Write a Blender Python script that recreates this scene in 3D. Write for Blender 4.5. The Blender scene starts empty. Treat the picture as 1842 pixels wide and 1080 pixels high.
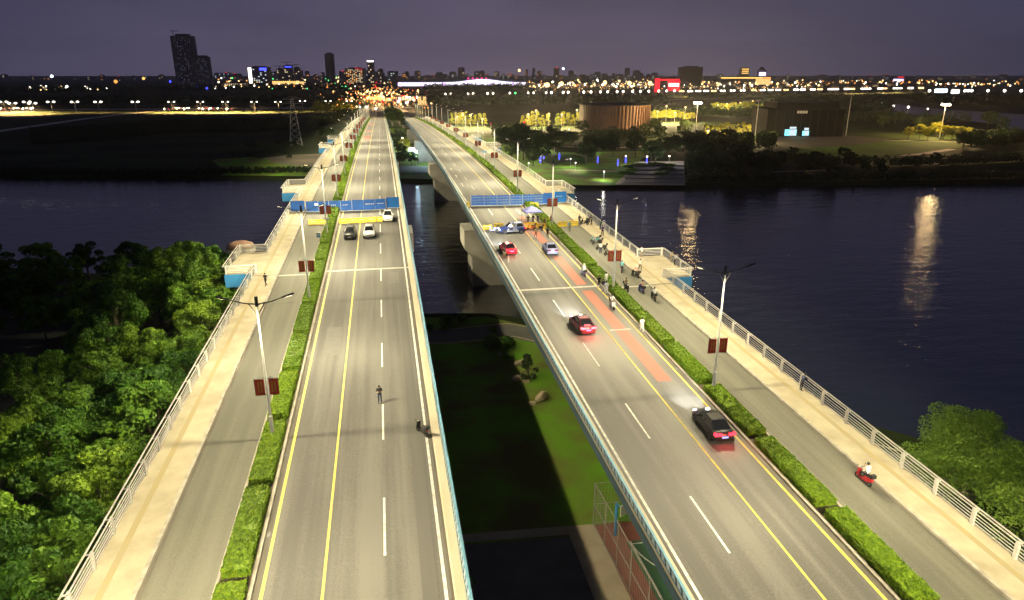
import bpy, bmesh, math, random
import numpy as np
from mathutils import Vector, Matrix

random.seed(7)
rng = np.random.default_rng(11)
R = math.radians
scn = bpy.context.scene
col = scn.collection

# ------------------------------------------------------------------ camera
CAM_H = 37.0                       # drone height above the river bank (ground is z = 0)
FPX, HORIZON, VPX = 1228.0, 135.0, 682.0
PITCH = math.atan((540 - HORIZON) / FPX)
YAW = math.atan((921 - VPX) / FPX * math.cos(PITCH))
cam_data = bpy.data.cameras.new('camera')
cam_data.sensor_fit = 'HORIZONTAL'
cam_data.sensor_width = 36.0
cam_data.lens = FPX / 1842 * 36.0
cam_data.clip_start = 0.5
cam_data.clip_end = 40000
cam = bpy.data.objects.new('camera', cam_data)
col.objects.link(cam)
cam.location = (0, 0, CAM_H)
cam.rotation_euler = (math.pi / 2 - PITCH, 0, -YAW)
scn.camera = cam

# ------------------------------------------------------------------ night sky
world = bpy.data.worlds.new('World')
scn.world = world
world.use_nodes = True
nt = world.node_tree
nt.nodes.clear()
def wn(t, **kw):
    n = nt.nodes.new(t)
    for k, v in kw.items(): setattr(n, k, v)
    return n
def wmath(op, a, b=None, clamp=False):
    n = wn('ShaderNodeMath', operation=op, use_clamp=clamp)
    for i, v in enumerate((a, b)):
        if v is None: continue
        if isinstance(v, (int, float)): n.inputs[i].default_value = v
        else: nt.links.new(v, n.inputs[i])
    return n.outputs[0]
SUN_EL, SUN_ROT = R(-7), R(200)
sky = wn('ShaderNodeTexSky', sky_type='NISHITA', sun_disc=False)
sky.sun_elevation, sky.sun_rotation = SUN_EL, SUN_ROT
tc = wn('ShaderNodeTexCoord')
sep = wn('ShaderNodeSeparateXYZ'); nt.links.new(tc.outputs['Generated'], sep.inputs[0])
elev = wmath('MAXIMUM', sep.outputs['Z'], 0.0)
fall = wmath('POWER', 2.718, wmath('MULTIPLY', elev, -1 / 0.17))      # light-polluted air thins with height
dot = wn('ShaderNodeVectorMath', operation='DOT_PRODUCT')
nt.links.new(tc.outputs['Generated'], dot.inputs[0])
az = YAW - 0.10
dot.inputs[1].default_value = (math.sin(az), math.cos(az), 0)         # towards the city centre
lobe = wmath('POWER', wmath('MAXIMUM', dot.outputs['Value'], 0.0), 7.0)
noi = wn('ShaderNodeTexNoise'); noi.inputs['Scale'].default_value = 3.2; noi.inputs['Detail'].default_value = 5
mp = wn('ShaderNodeMapping'); mp.inputs['Scale'].default_value = (1, 1, 4)
nt.links.new(tc.outputs['Generated'], mp.inputs[0]); nt.links.new(mp.outputs[0], noi.inputs['Vector'])
cl = wmath('ADD', wmath('MULTIPLY', noi.outputs['Fac'], 0.9), 0.55)
glow = wmath('MULTIPLY', wmath('MULTIPLY', fall, wmath('ADD', wmath('MULTIPLY', lobe, 0.9), 0.16)), cl)
gcol = wn('ShaderNodeVectorMath', operation='SCALE'); gcol.inputs[0].default_value = (0.104, 0.079, 0.108)
nt.links.new(glow, gcol.inputs['Scale'])
base = wn('ShaderNodeVectorMath', operation='SCALE'); base.inputs[0].default_value = (0.030, 0.034, 0.074)
nt.links.new(wmath('ADD', wmath('MULTIPLY', cl, 0.6), 0.4), base.inputs['Scale'])
skys = wn('ShaderNodeVectorMath', operation='SCALE'); skys.inputs['Scale'].default_value = 0.05
nt.links.new(sky.outputs[0], skys.inputs[0])
a1 = wn('ShaderNodeVectorMath', operation='ADD'); nt.links.new(gcol.outputs[0], a1.inputs[0]); nt.links.new(base.outputs[0], a1.inputs[1])
a2 = wn('ShaderNodeVectorMath', operation='ADD'); nt.links.new(a1.outputs[0], a2.inputs[0]); nt.links.new(skys.outputs[0], a2.inputs[1])
bg = wn('ShaderNodeBackground'); bg.inputs['Strength'].default_value = 1.0
nt.links.new(a2.outputs[0], bg.inputs['Color'])
out = wn('ShaderNodeOutputWorld'); nt.links.new(bg.outputs[0], out.inputs['Surface'])

# the last of the dusk: one faint, soft sun-type lamp
sd = bpy.data.lights.new('dusk_sun', 'SUN'); sd.energy = 0.006; sd.angle = R(30); sd.color = (0.75, 0.78, 1.0)
so = bpy.data.objects.new('dusk_sun', sd); col.objects.link(so)
so.rotation_euler = (R(40), 0, R(20))

scn.view_settings.view_transform = 'Standard'
scn.view_settings.look = 'None'
scn.view_settings.exposure = 0.0
scn.view_settings.gamma = 1.0
scn.view_settings.use_curve_mapping = False
cy = scn.cycles
cy.use_denoising = True
cy.use_light_tree = True
cy.max_bounces = 5; cy.diffuse_bounces = 2; cy.glossy_bounces = 2; cy.transmission_bounces = 3; cy.transparent_max_bounces = 6
cy.caustics_reflective = False; cy.caustics_refractive = False
cy.sample_clamp_indirect = 3.0
cy.sample_clamp_direct = 40.0

# ------------------------------------------------------------------ helpers: picture ray -> place
CT, ST, CP, SP = math.cos(PITCH), math.sin(PITCH), math.cos(YAW), math.sin(YAW)
vR = Vector((CP, -SP, 0)); vF = Vector((SP * CT, CP * CT, -ST)); vU = vR.cross(vF)
def ray(px, py): return vR * ((px - 921) / FPX) + vU * ((540 - py) / FPX) + vF
def G(px, py, z=0.0):
    """the spot on the level z that the photograph shows at px, py"""
    d = ray(px, py); t = (z - CAM_H) / d.z
    return Vector((d.x * t, d.y * t, z))
def height_at(px, py, spot):
    """height above ground of what the photograph shows at px, py when it stands at spot"""
    d = ray(px, py); hd = math.hypot(spot.x, spot.y)
    return CAM_H + d.z * hd / math.hypot(d.x, d.y)

# ------------------------------------------------------------------ helpers: materials
MATS = {}
def mat(name, c, rough=0.8, metal=0.0, c2=None, scale=4.0, amt=0.5, stretch=(1, 1, 1), bump=0.0, bscale=None, emit=None, estr=0.0, detail=5.0, spec=0.5, alpha=None, coat=0.0):
    m = bpy.data.materials.new(name); m.use_nodes = True
    t = m.node_tree; b = t.nodes['Principled BSDF']
    b.inputs['Roughness'].default_value = rough; b.inputs['Metallic'].default_value = metal
    b.inputs['Specular IOR Level'].default_value = spec
    b.inputs['Coat Weight'].default_value = coat
    c2 = c2 or tuple(v * 0.65 for v in c)
    tcn = t.nodes.new('ShaderNodeTexCoord'); mpn = t.nodes.new('ShaderNodeMapping'); mpn.inputs['Scale'].default_value = stretch
    t.links.new(tcn.outputs['Object'], mpn.inputs[0])
    n = t.nodes.new('ShaderNodeTexNoise'); n.inputs['Scale'].default_value = scale; n.inputs['Detail'].default_value = detail
    t.links.new(mpn.outputs[0], n.inputs['Vector'])
    r = t.nodes.new('ShaderNodeValToRGB')
    r.color_ramp.elements[0].position = 0.5 - amt / 2; r.color_ramp.elements[1].position = 0.5 + amt / 2
    r.color_ramp.elements[0].color = (*c2, 1); r.color_ramp.elements[1].color = (*c, 1)
    t.links.new(n.outputs['Fac'], r.inputs[0]); t.links.new(r.outputs[0], b.inputs['Base Color'])
    if bump:
        n2 = t.nodes.new('ShaderNodeTexNoise'); n2.inputs['Scale'].default_value = bscale or scale * 4; n2.inputs['Detail'].default_value = 4
        t.links.new(mpn.outputs[0], n2.inputs['Vector'])
        bp = t.nodes.new('ShaderNodeBump'); bp.inputs['Strength'].default_value = bump; bp.inputs['Distance'].default_value = 0.1
        t.links.new(n2.outputs['Fac'], bp.inputs['Height']); t.links.new(bp.outputs[0], b.inputs['Normal'])
    if emit:
        b.inputs['Emission Color'].default_value = (*emit, 1); b.inputs['Emission Strength'].default_value = estr
    if alpha is not None: b.inputs['Alpha'].default_value = alpha
    MATS[name] = m
    return m

def asphalt_mat(name, dark, light, lanes):
    """worn asphalt: fine grain, patches, long wheel-track streaks"""
    m = bpy.data.materials.new(name); m.use_nodes = True
    t = m.node_tree; b = t.nodes['Principled BSDF']; L = t.links.new
    b.inputs['Roughness'].default_value = 0.78; b.inputs['Specular IOR Level'].default_value = 0.3
    tcn = t.nodes.new('ShaderNodeTexCoord')
    def noise(scale, sc, det):
        mpn = t.nodes.new('ShaderNodeMapping'); mpn.inputs['Scale'].default_value = sc; L(tcn.outputs['Object'], mpn.inputs[0])
        n = t.nodes.new('ShaderNodeTexNoise'); n.inputs['Scale'].default_value = scale; n.inputs['Detail'].default_value = det
        L(mpn.outputs[0], n.inputs['Vector']); return n.outputs['Fac']
    def mth(op, a, b_):
        n = t.nodes.new('ShaderNodeMath'); n.operation = op
        for i, v in enumerate((a, b_)):
            if isinstance(v, (int, float)): n.inputs[i].default_value = v
            else: L(v, n.inputs[i])
        return n.outputs[0]
    streak = noise(1.0, (1.1, 0.012, 1), 3.0)
    patch = noise(0.16, (1, 0.35, 1), 4.0)
    fine = noise(9.0, (1, 1, 1), 6.0)
    f = mth('ADD', mth('MULTIPLY', streak, 0.62), mth('MULTIPLY', patch, 0.38))
    f = mth('ADD', f, mth('MULTIPLY', mth('SUBTRACT', fine, 0.5), 0.35))
    r = t.nodes.new('ShaderNodeValToRGB')
    r.color_ramp.elements[0].position = 0.39; r.color_ramp.elements[1].position = 0.61
    r.color_ramp.elements[0].color = (*dark, 1); r.color_ramp.elements[1].color = (*light, 1)
    L(f, r.inputs[0]); L(r.outputs[0], b.inputs['Base Color'])
    bp = t.nodes.new('ShaderNodeBump'); bp.inputs['Strength'].default_value = 0.15; bp.inputs['Distance'].default_value = 0.02
    L(noise(60, (1, 1, 1), 3), bp.inputs['Height']); L(bp.outputs[0], b.inputs['Normal'])
    MATS[name] = m
    return m

def emis(name, c, s):
    m = bpy.data.materials.new(name); m.use_nodes = True
    t = m.node_tree; t.nodes.clear()
    e = t.nodes.new('ShaderNodeEmission'); e.inputs[0].default_value = (*c, 1); e.inputs[1].default_value = s
    o = t.nodes.new('ShaderNodeOutputMaterial'); t.links.new(e.outputs[0], o.inputs[0])
    MATS[name] = m
    return m

asphalt_mat('asphalt', (0.070, 0.067, 0.062), (0.118, 0.113, 0.103), 3)
asphalt_mat('bike_asphalt', (0.078, 0.077, 0.062), (0.118, 0.114, 0.090), 1)
mat('pavers', (0.33, 0.29, 0.205), 0.85, c2=(0.215, 0.185, 0.125), scale=0.55, amt=0.42, bump=0.1, bscale=5)
mat('tactile', (0.245, 0.195, 0.085), 0.8, c2=(0.215, 0.185, 0.115), scale=0.9)
mat('kerb_stone', (0.33, 0.30, 0.25), 0.85, c2=(0.16, 0.145, 0.12), scale=1.3, amt=0.5, bump=0.15)
mat('gutter', (0.10, 0.088, 0.066), 0.9, c2=(0.045, 0.040, 0.032), scale=1.2, stretch=(1, 0.25, 1))
mat('parapet', (0.43, 0.38, 0.29), 0.8, c2=(0.34, 0.29, 0.20), scale=0.9, stretch=(1, 0.2, 1))
mat('concrete', (0.34, 0.32, 0.28), 0.85, c2=(0.22, 0.205, 0.17), scale=0.35, bump=0.15, bscale=3)
mat('white_paint', (0.78, 0.77, 0.72), 0.6, c2=(0.34, 0.33, 0.30), scale=2.2, amt=0.45, detail=9)
mat('worn_white_paint', (0.55, 0.53, 0.48), 0.6, c2=(0.22, 0.21, 0.19), scale=3.0, amt=0.6)
mat('yellow_paint', (0.72, 0.57, 0.07), 0.6, c2=(0.36, 0.28, 0.06), scale=1.6, amt=0.45, detail=9)
mat('red_surface', (0.33, 0.085, 0.055), 0.8, c2=(0.17, 0.075, 0.055), scale=0.8, amt=0.6, stretch=(1, 0.3, 1))
mat('joint_steel', (0.40, 0.38, 0.32), 0.7, c2=(0.2, 0.19, 0.17), scale=3)
mat('white_rail', (0.70, 0.69, 0.64), 0.45, c2=(0.52, 0.50, 0.44), scale=2.0)
mat('blue_steel', (0.045, 0.14, 0.22), 0.5, c2=(0.03, 0.09, 0.15), scale=1.5)
mat('pale_steel', (0.46, 0.52, 0.55), 0.5, c2=(0.22, 0.30, 0.36), scale=1.2)
mat('blue_panel', (0.03, 0.22, 0.48), 0.6, c2=(0.03, 0.15, 0.34), scale=0.8)
mat('pole_paint', (0.66, 0.66, 0.63), 0.4, c2=(0.52, 0.52, 0.49), scale=1.5)
mat('arm_grey', (0.13, 0.13, 0.13), 0.5)
mat('wire_grey', (0.22, 0.20, 0.17), 0.6)
mat('rail_blue', (0.16, 0.34, 0.46), 0.5, c2=(0.11, 0.25, 0.35), scale=1.5)
mat('opening_blocker', (0.022, 0.032, 0.045), 0.6)
mat('fascia_dark', (0.03, 0.06, 0.08), 0.7)
mat('dark_metal', (0.06, 0.058, 0.055), 0.5, c2=(0.035, 0.035, 0.035), scale=3)
mat('banner_red', (0.80, 0.085, 0.04), 0.7, c2=(0.68, 0.05, 0.028), scale=2)
mat('banner_gold', (0.85, 0.50, 0.08), 0.6)
mat('shaded_grove_soil', (0.022, 0.024, 0.010), 0.95, c2=(0.012, 0.014, 0.006), scale=0.4, bump=0.3)  # soil made near black to carry the darkness of the grove
mat('soil', (0.07, 0.05, 0.03), 0.95, c2=(0.035, 0.03, 0.02), scale=2)
def leaf_mat(name, c, c2, scale, tr=0.25, vary=0.45):
    m = mat(name, c, 0.6, c2=c2, scale=scale, amt=0.45, spec=0.25, detail=3)
    t = m.node_tree; b = t.nodes['Principled BSDF']
    o = [n for n in t.nodes if n.type == 'OUTPUT_MATERIAL'][0]
    tl = t.nodes.new('ShaderNodeBsdfTranslucent'); mx = t.nodes.new('ShaderNodeMixShader'); mx.inputs[0].default_value = tr
    src = b.inputs['Base Color'].links[0].from_socket
    oi = t.nodes.new('ShaderNodeObjectInfo'); mr = t.nodes.new('ShaderNodeMapRange'); mr.inputs['To Min'].default_value = 1 - vary; mr.inputs['To Max'].default_value = 1 + vary
    t.links.new(oi.outputs['Random'], mr.inputs['Value'])
    hs = t.nodes.new('ShaderNodeHueSaturation'); t.links.new(src, hs.inputs['Color']); t.links.new(mr.outputs[0], hs.inputs['Value'])
    mr3 = t.nodes.new('ShaderNodeMapRange'); mr3.inputs['To Min'].default_value = 0.5 + vary * .045; mr3.inputs['To Max'].default_value = 0.5 - vary * .045
    t.links.new(oi.outputs['Random'], mr3.inputs['Value']); t.links.new(mr3.outputs[0], hs.inputs['Hue'])
    src = hs.outputs[0]; t.links.new(src, b.inputs['Base Color'])
    t.links.new(src, tl.inputs[0])
    t.links.new(b.outputs[0], mx.inputs[1]); t.links.new(tl.outputs[0], mx.inputs[2]); t.links.new(mx.outputs[0], o.inputs[0])
    return m
leaf_mat('hedge_leaf', (0.185, 0.285, 0.012), (0.045, 0.105, 0.006), 3.6, vary=0.16)
leaf_mat('leaf', (0.15, 0.29, 0.02), (0.018, 0.060, 0.008), 0.6, vary=0.5)  # dark noise patches stand in for shaded gaps between leaf clumps
leaf_mat('willow_leaf', (0.16, 0.25, 0.025), (0.06, 0.12, 0.012), 0.9)
leaf_mat('dark_leaf', (0.040, 0.075, 0.018), (0.018, 0.036, 0.010), 0.5)
leaf_mat('lamplit_leaf', (0.34, 0.34, 0.025), (0.16, 0.18, 0.014), 0.5)  # lamplit copy of the leaves: yellow light put into the colour
mat('bark', (0.10, 0.075, 0.05), 0.9, c2=(0.05, 0.04, 0.028), scale=3, bump=0.3)
mat('lawn', (0.095, 0.235, 0.012), 0.95, spec=0.1, c2=(0.110, 0.100, 0.028), scale=0.13, amt=0.26, bump=0.8, bscale=3.5, detail=12)
mat('park_grass', (0.045, 0.115, 0.004), 0.95, spec=0.05, c2=(0.025, 0.062, 0.003), scale=0.05, amt=0.4, bump=0.3, bscale=2)
mat('field', (0.026, 0.040, 0.009), 0.95, spec=0.08, c2=(0.006, 0.010, 0.003), scale=0.02, amt=0.35, bump=0.3, bscale=1.0, detail=9)
mat('sand', (0.16, 0.125, 0.085), 0.95, c2=(0.07, 0.06, 0.035), scale=0.06, amt=0.3, detail=8)
mat('paving', (0.20, 0.185, 0.16), 0.85, c2=(0.14, 0.13, 0.115), scale=0.5, bump=0.1)
mat('square_paving', (0.045, 0.040, 0.036), 0.9, spec=0.1, c2=(0.03, 0.027, 0.024), scale=0.1)
mat('dark_paving', (0.125, 0.122, 0.112), 0.9, spec=0.1, c2=(0.085, 0.083, 0.078), scale=0.4)
mat('tan_paving', (0.30, 0.25, 0.18), 0.85, c2=(0.22, 0.18, 0.12), scale=0.6)
mat('court_green', (0.025, 0.10, 0.045), 0.8, c2=(0.03, 0.075, 0.04), scale=0.3)
mat('court_red', (0.20, 0.055, 0.04), 0.8, c2=(0.14, 0.05, 0.035), scale=0.4)
mat('rock', (0.36, 0.29, 0.19), 0.9, c2=(0.20, 0.16, 0.10), scale=0.9, bump=0.5, bscale=4)
mat('rubber', (0.018, 0.018, 0.018), 0.8)
mat('glass_dark', (0.012, 0.014, 0.016), 0.06, spec=0.9)
mat('chrome', (0.6, 0.6, 0.6), 0.25, metal=1.0)
mat('barrier_yellow', (0.72, 0.52, 0.02), 0.55, c2=(0.58, 0.40, 0.02), scale=1.5)
mat('cone_orange', (0.75, 0.20, 0.02), 0.5)
mat('tent_cloth', (0.16, 0.17, 0.46), 0.7, c2=(0.11, 0.12, 0.34), scale=1.2)
mat('hoarding_blue', (0.018, 0.115, 0.46), 0.45, c2=(0.012, 0.08, 0.34), scale=0.9, amt=0.5)
mat('hoarding_bright', (0.010, 0.15, 0.50), 0.45, c2=(0.008, 0.12, 0.42), scale=0.7)
mat('sheet_blue', (0.022, 0.12, 0.50), 0.35, c2=(0.06, 0.15, 0.40), scale=0.7, amt=0.35, bump=0.3, bscale=3)
mat('skin', (0.45, 0.28, 0.19), 0.6)
mat('hair', (0.012, 0.010, 0.009), 0.6)
for nm, c in dict(white=(0.75, 0.75, 0.74), black=(0.014, 0.014, 0.016), navy=(0.02, 0.03, 0.08), grey=(0.2, 0.2, 0.2), green=(0.03, 0.12, 0.06), teal=(0.10, 0.32, 0.36), tan=(0.42, 0.32, 0.18), red=(0.45, 0.03, 0.03), blue=(0.05, 0.10, 0.35), jeans=(0.05, 0.07, 0.13), khaki=(0.28, 0.22, 0.13), pink=(0.55, 0.34, 0.30), purple=(0.12, 0.08, 0.25)).items():
    mat('cloth_' + nm, c, 0.85, scale=6)
for nm, c in dict(black=(0.012, 0.011, 0.010), white=(0.78, 0.78, 0.77), darkgrey=(0.035, 0.037, 0.034), red=(0.42, 0.010, 0.022), darkred=(0.11, 0.006, 0.010), silver=(0.26, 0.30, 0.56), navy=(0.035, 0.055, 0.20), orange=(0.55, 0.20, 0.02), teal=(0.16, 0.36, 0.42)).items():
    mat('paint_' + nm, c, 0.28, scale=1.0, c2=tuple(v * 0.9 for v in c), coat=0.6)
emis('e_warm', (1.0, 0.66, 0.27), 3.2)
emis('e_white', (1.0, 0.93, 0.78), 5.0)
emis('e_cool', (0.80, 0.92, 1.0), 9.0)
emis('e_orange', (1.0, 0.36, 0.07), 1.9)
emis('e_gold', (1.0, 0.58, 0.14), 2.0)
emis('e_red', (1.0, 0.02, 0.035), 1.6)
emis('e_blue', (0.04, 0.05, 1.0), 5.0)
emis('e_purple', (0.62, 0.42, 1.0), 4.0)
emis('e_green', (0.1, 1.0, 0.25), 3.0)
emis('e_lens', (1.0, 0.85, 0.55), 12.0)
emis('e_tail', (1.0, 0.03, 0.05), 4.5)
emis('e_brake', (1.0, 0.10, 0.12), 7.0)
emis('e_glow_a', (1.0, 0.52, 0.22), 0.16)
emis('e_glow_b', (1.0, 0.66, 0.38), 0.28)
emis('e_dim', (0.42, 0.46, 0.70), 0.10)  # faint glow added so the unlit towers read lighter
emis('e_plate', (0.45, 0.50, 1.0), 1.6)
emis('e_head', (0.95, 0.98, 1.0), 40.0)
emis('e_flood', (1.0, 0.80, 0.42), 60.0)
emis('e_window', (1.0, 0.78, 0.45), 1.2)
emis('e_window_cool', (0.75, 0.9, 1.0), 1.0)
emis('e_cyan', (0.25, 0.85, 0.95), 1.6)
emis('e_hall', (0.86, 0.80, 1.0), 2.2)
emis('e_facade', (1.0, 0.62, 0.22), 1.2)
emis('e_magenta', (1.0, 0.02, 0.25), 4.0)
mat('tower_dark', (0.055, 0.05, 0.065), 0.6, c2=(0.035, 0.033, 0.045), scale=0.05, stretch=(1, 1, 3))
mat('tower_grey', (0.12, 0.105, 0.115), 0.6, c2=(0.08, 0.07, 0.08), scale=0.08, stretch=(1, 1, 3))
mat('far_city', (0.10, 0.085, 0.10), 0.8, c2=(0.06, 0.05, 0.065), scale=0.03)
mat('bronze_cladding', (0.22, 0.13, 0.08), 0.6, c2=(0.15, 0.085, 0.055), scale=0.2)
mat('museum_stone', (0.010, 0.009, 0.008), 0.95, spec=0.03, c2=(0.004, 0.004, 0.003), scale=0.1)
mat('roof_grey', (0.05, 0.05, 0.055), 0.8, spec=0.1)
mat('pale_track', (0.42, 0.39, 0.34), 0.9, c2=(0.28, 0.26, 0.22), scale=0.05)
mat('track_asphalt', (0.062, 0.060, 0.055), 0.8, c2=(0.085, 0.081, 0.073), scale=1.0, stretch=(1, .02, 1))
mat('patch_asphalt', (0.080, 0.077, 0.071), 0.8, c2=(0.100, 0.096, 0.088), scale=2)
mat('hall_roof', (0.35, 0.33, 0.38), 0.5)

def water_mat():
    m = bpy.data.materials.new('river_water'); m.use_nodes = True
    t = m.node_tree; b = t.nodes['Principled BSDF']; L = t.links.new
    b.inputs['Base Color'].default_value = (0.010, 0.013, 0.020, 1)
    b.inputs['Roughness'].default_value = 0.05
    b.inputs['IOR'].default_value = 2.5
    tcn = t.nodes.new('ShaderNodeTexCoord')
    hs = []
    for sc, st, w in ((0.26, (0.6, 1.7, 1), 1.5), (1.5, (1.0, 1.6, 1), 0.46), (0.05, (1, 2, 1), 1.6)):
        mpn = t.nodes.new('ShaderNodeMapping'); mpn.inputs['Scale'].default_value = st; L(tcn.outputs['Object'], mpn.inputs[0])
        n = t.nodes.new('ShaderNodeTexNoise'); n.inputs['Scale'].default_value = sc; n.inputs['Detail'].default_value = 3
        L(mpn.outputs[0], n.inputs['Vector'])
        mu = t.nodes.new('ShaderNodeMath'); mu.operation = 'MULTIPLY'; mu.inputs[1].default_value = w; L(n.outputs['Fac'], mu.inputs[0]); hs.append(mu.outputs[0])
    ad = t.nodes.new('ShaderNodeMath'); ad.operation = 'ADD'; L(hs[0], ad.inputs[0]); L(hs[1], ad.inputs[1])
    ad2 = t.nodes.new('ShaderNodeMath'); ad2.operation = 'ADD'; L(ad.outputs[0], ad2.inputs[0]); L(hs[2], ad2.inputs[1])
    bp = t.nodes.new('ShaderNodeBump'); bp.inputs['Strength'].default_value = 0.46; bp.inputs['Distance'].default_value = 0.25
    L(ad2.outputs[0], bp.inputs['Height']); L(bp.outputs[0], b.inputs['Normal'])
    MATS['river_water'] = m
water_mat()

# ------------------------------------------------------------------ helpers: meshes and objects
def tag(o, label=None, cat=None, group=None, kind=None):
    if label: o['label'] = label
    if cat: o['category'] = cat
    if group: o['group'] = group
    if kind: o['kind'] = kind
    return o
def empty(name, loc=(0, 0, 0), rz=0.0, label=None, cat=None, group=None):
    o = bpy.data.objects.new(name, None); col.objects.link(o)
    o.location = loc; o.rotation_euler = (0, 0, rz); o.empty_display_size = 0.3
    return tag(o, label, cat, group)
def link(name, me, parent=None, loc=None, rz=None, scale=None):
    o = bpy.data.objects.new(name, me); col.objects.link(o)
    if parent is not None: o.parent = parent
    if loc is not None: o.location = loc
    if rz is not None: o.rotation_euler = (0, 0, rz)
    if scale is not None: o.scale = scale if hasattr(scale, '__len__') else (scale,) * 3
    return o
class MB:
    def __init__(s): s.v, s.f, s.m = [], [], []
    def add(s, vs, fs, mi=0):
        b = len(s.v); s.v += [tuple(v) for v in vs]
        for f in fs: s.f.append(tuple(i + b for i in f)); s.m.append(mi)
        return s
    def box(s, x0, x1, y0, y1, z0, z1, mi=0):
        vs = [(x0, y0, z0), (x1, y0, z0), (x1, y1, z0), (x0, y1, z0), (x0, y0, z1), (x1, y0, z1), (x1, y1, z1), (x0, y1, z1)]
        return s.add(vs, [(3, 2, 1, 0), (4, 5, 6, 7), (0, 1, 5, 4), (1, 2, 6, 5), (2, 3, 7, 6), (3, 0, 4, 7)], mi)
    def tube(s, p, q, r, r2=None, n=8, mi=0, cap=True):
        p, q = Vector(p), Vector(q); r2 = r if r2 is None else r2
        d = (q - p).normalized(); a = d.orthogonal().normalized(); b = d.cross(a)
        vs = []
        for c, rr in ((p, r), (q, r2)):
            for i in range(n):
                t = 2 * math.pi * (i + 0.5) / n; vs.append(c + a * (math.cos(t) * rr) + b * (math.sin(t) * rr))
        fs = [(i, (i + 1) % n, n + (i + 1) % n, n + i) for i in range(n)]
        if cap: fs += [tuple(reversed(range(n))), tuple(range(n, 2 * n))]
        return s.add(vs, fs, mi)
    def lathe(s, pts, c=(0, 0, 0), n=12, mi=0, axis='z'):
        vs = []; k = len(pts)
        for (r, z) in pts:
            for i in range(n):
                t = 2 * math.pi * i / n
                p = (r * math.cos(t), r * math.sin(t), z)
                if axis == 'x': p = (p[2], p[0], p[1])
                vs.append((p[0] + c[0], p[1] + c[1], p[2] + c[2]))
        fs = [(j * n + i, j * n + (i + 1) % n, (j + 1) * n + (i + 1) % n, (j + 1) * n + i) for j in range(k - 1) for i in range(n)]
        fs += [tuple(reversed(range(n))), tuple(range((k - 1) * n, k * n))]
        return s.add(vs, fs, mi)
    def ball(s, c, r, n=8, k=6, mi=0, sq=(1, 1, 1)):
        pts = []
        vs = [(c[0], c[1], c[2] - r * sq[2])]
        for j in range(1, k):
            a = math.pi * j / k
            for i in range(n):
                t = 2 * math.pi * i / n
                vs.append((c[0] + r * sq[0] * math.sin(a) * math.cos(t), c[1] + r * sq[1] * math.sin(a) * math.sin(t), c[2] - r * sq[2] * math.cos(a)))
        vs.append((c[0], c[1], c[2] + r * sq[2])); e = len(vs) - 1
        fs = [(0, 1 + (i + 1) % n, 1 + i) for i in range(n)]
        for j in range(k - 2):
            o = 1 + j * n
            fs += [(o + i, o + (i + 1) % n, o + n + (i + 1) % n, o + n + i) for i in range(n)]
        o = 1 + (k - 2) * n
        fs += [(o + i, o + (i + 1) % n, e) for i in range(n)]
        return s.add(vs, fs, mi)
    def prism(s, poly, z0, z1, mi=0):
        n = len(poly); vs = [(x, y, z0) for x, y in poly] + [(x, y, z1) for x, y in poly]
        fs = [tuple(reversed(range(n))), tuple(range(n, 2 * n))] + [(i, (i + 1) % n, n + (i + 1) % n, n + i) for i in range(n)]
        return s.add(vs, fs, mi)
    def mesh(s, name, mats, smooth=False, fix=True):
        me = bpy.data.meshes.new(name); me.from_pydata(s.v, [], s.f)
        for m in (mats if isinstance(mats, (list, tuple)) else [mats]): me.materials.append(MATS[m] if isinstance(m, str) else m)
        if any(s.m): me.polygons.foreach_set('material_index', s.m)
        if fix:
            bm = bmesh.new(); bm.from_mesh(me); bmesh.ops.recalc_face_normals(bm, faces=bm.faces); bm.to_mesh(me); bm.free()
        if smooth: me.polygons.foreach_set('use_smooth', [True] * len(me.polygons))
        me.update()
        return me
    def build(s, name, mats, parent=None, smooth=False, fix=True, loc=None, rz=None):
        return link(name, s.mesh(name, mats, smooth, fix), parent, loc, rz)
def copy_tree(o, parent=None):
    c = o.copy(); col.objects.link(c)
    if parent is not None: c.parent = parent
    for ch in o.children: copy_tree(ch, c)
    return c
ORD = ['first', 'second', 'third', 'fourth', 'fifth', 'sixth', 'seventh', 'eighth', 'ninth', 'tenth', 'eleventh', 'twelfth']
def nth(i):
    if i < 12: return ORD[i]
    n = i + 1
    return '%d%s' % (n, 'th' if 10 <= n % 100 <= 20 else {1: 'st', 2: 'nd', 3: 'rd'}.get(n % 10, 'th'))

# deck height above the bank along the bridges (a gentle hump over the river)
YS = np.array([-60, 0, 31, 60, 108, 150, 190, 225, 300, 423, 520, 620, 700, 5000.])
ZS = np.array([5.8, 7.85, 8.9, 9.95, 11.45, 12.45, 12.9, 12.85, 11.8, 8.9, 5.4, 2.1, 0.9, 0.55])
_o = np.linspace(-25, 25, 11)
def dz(Y): return float(np.mean(np.interp(Y + _o, YS, ZS)))
MIRROR = 18.28
def mx(side, x): return x if side < 0 else MIRROR - x
def sweep(mb, sec, y0, y1, step=5.0, mi=0, caps=True):
    """a closed cross-section (x, z above deck) drawn along the bridge"""
    n = max(1, int(math.ceil((y1 - y0) / step))); k = len(sec); vs = []
    for j in range(n + 1):
        y = y0 + (y1 - y0) * j / n; z = dz(y)
        vs += [(x, y, z + h) for x, h in sec]
    fs = [(j * k + i, j * k + (i + 1) % k, (j + 1) * k + (i + 1) % k, (j + 1) * k + i) for j in range(n) for i in range(k)]
    if caps: fs += [tuple(reversed(range(k))), tuple(range(n * k, n * k + k))]
    return mb.add(vs, fs, mi)
def rect(x0, x1, z0, z1): return [(x0, z0), (x1, z0), (x1, z1), (x0, z1)]

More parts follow.
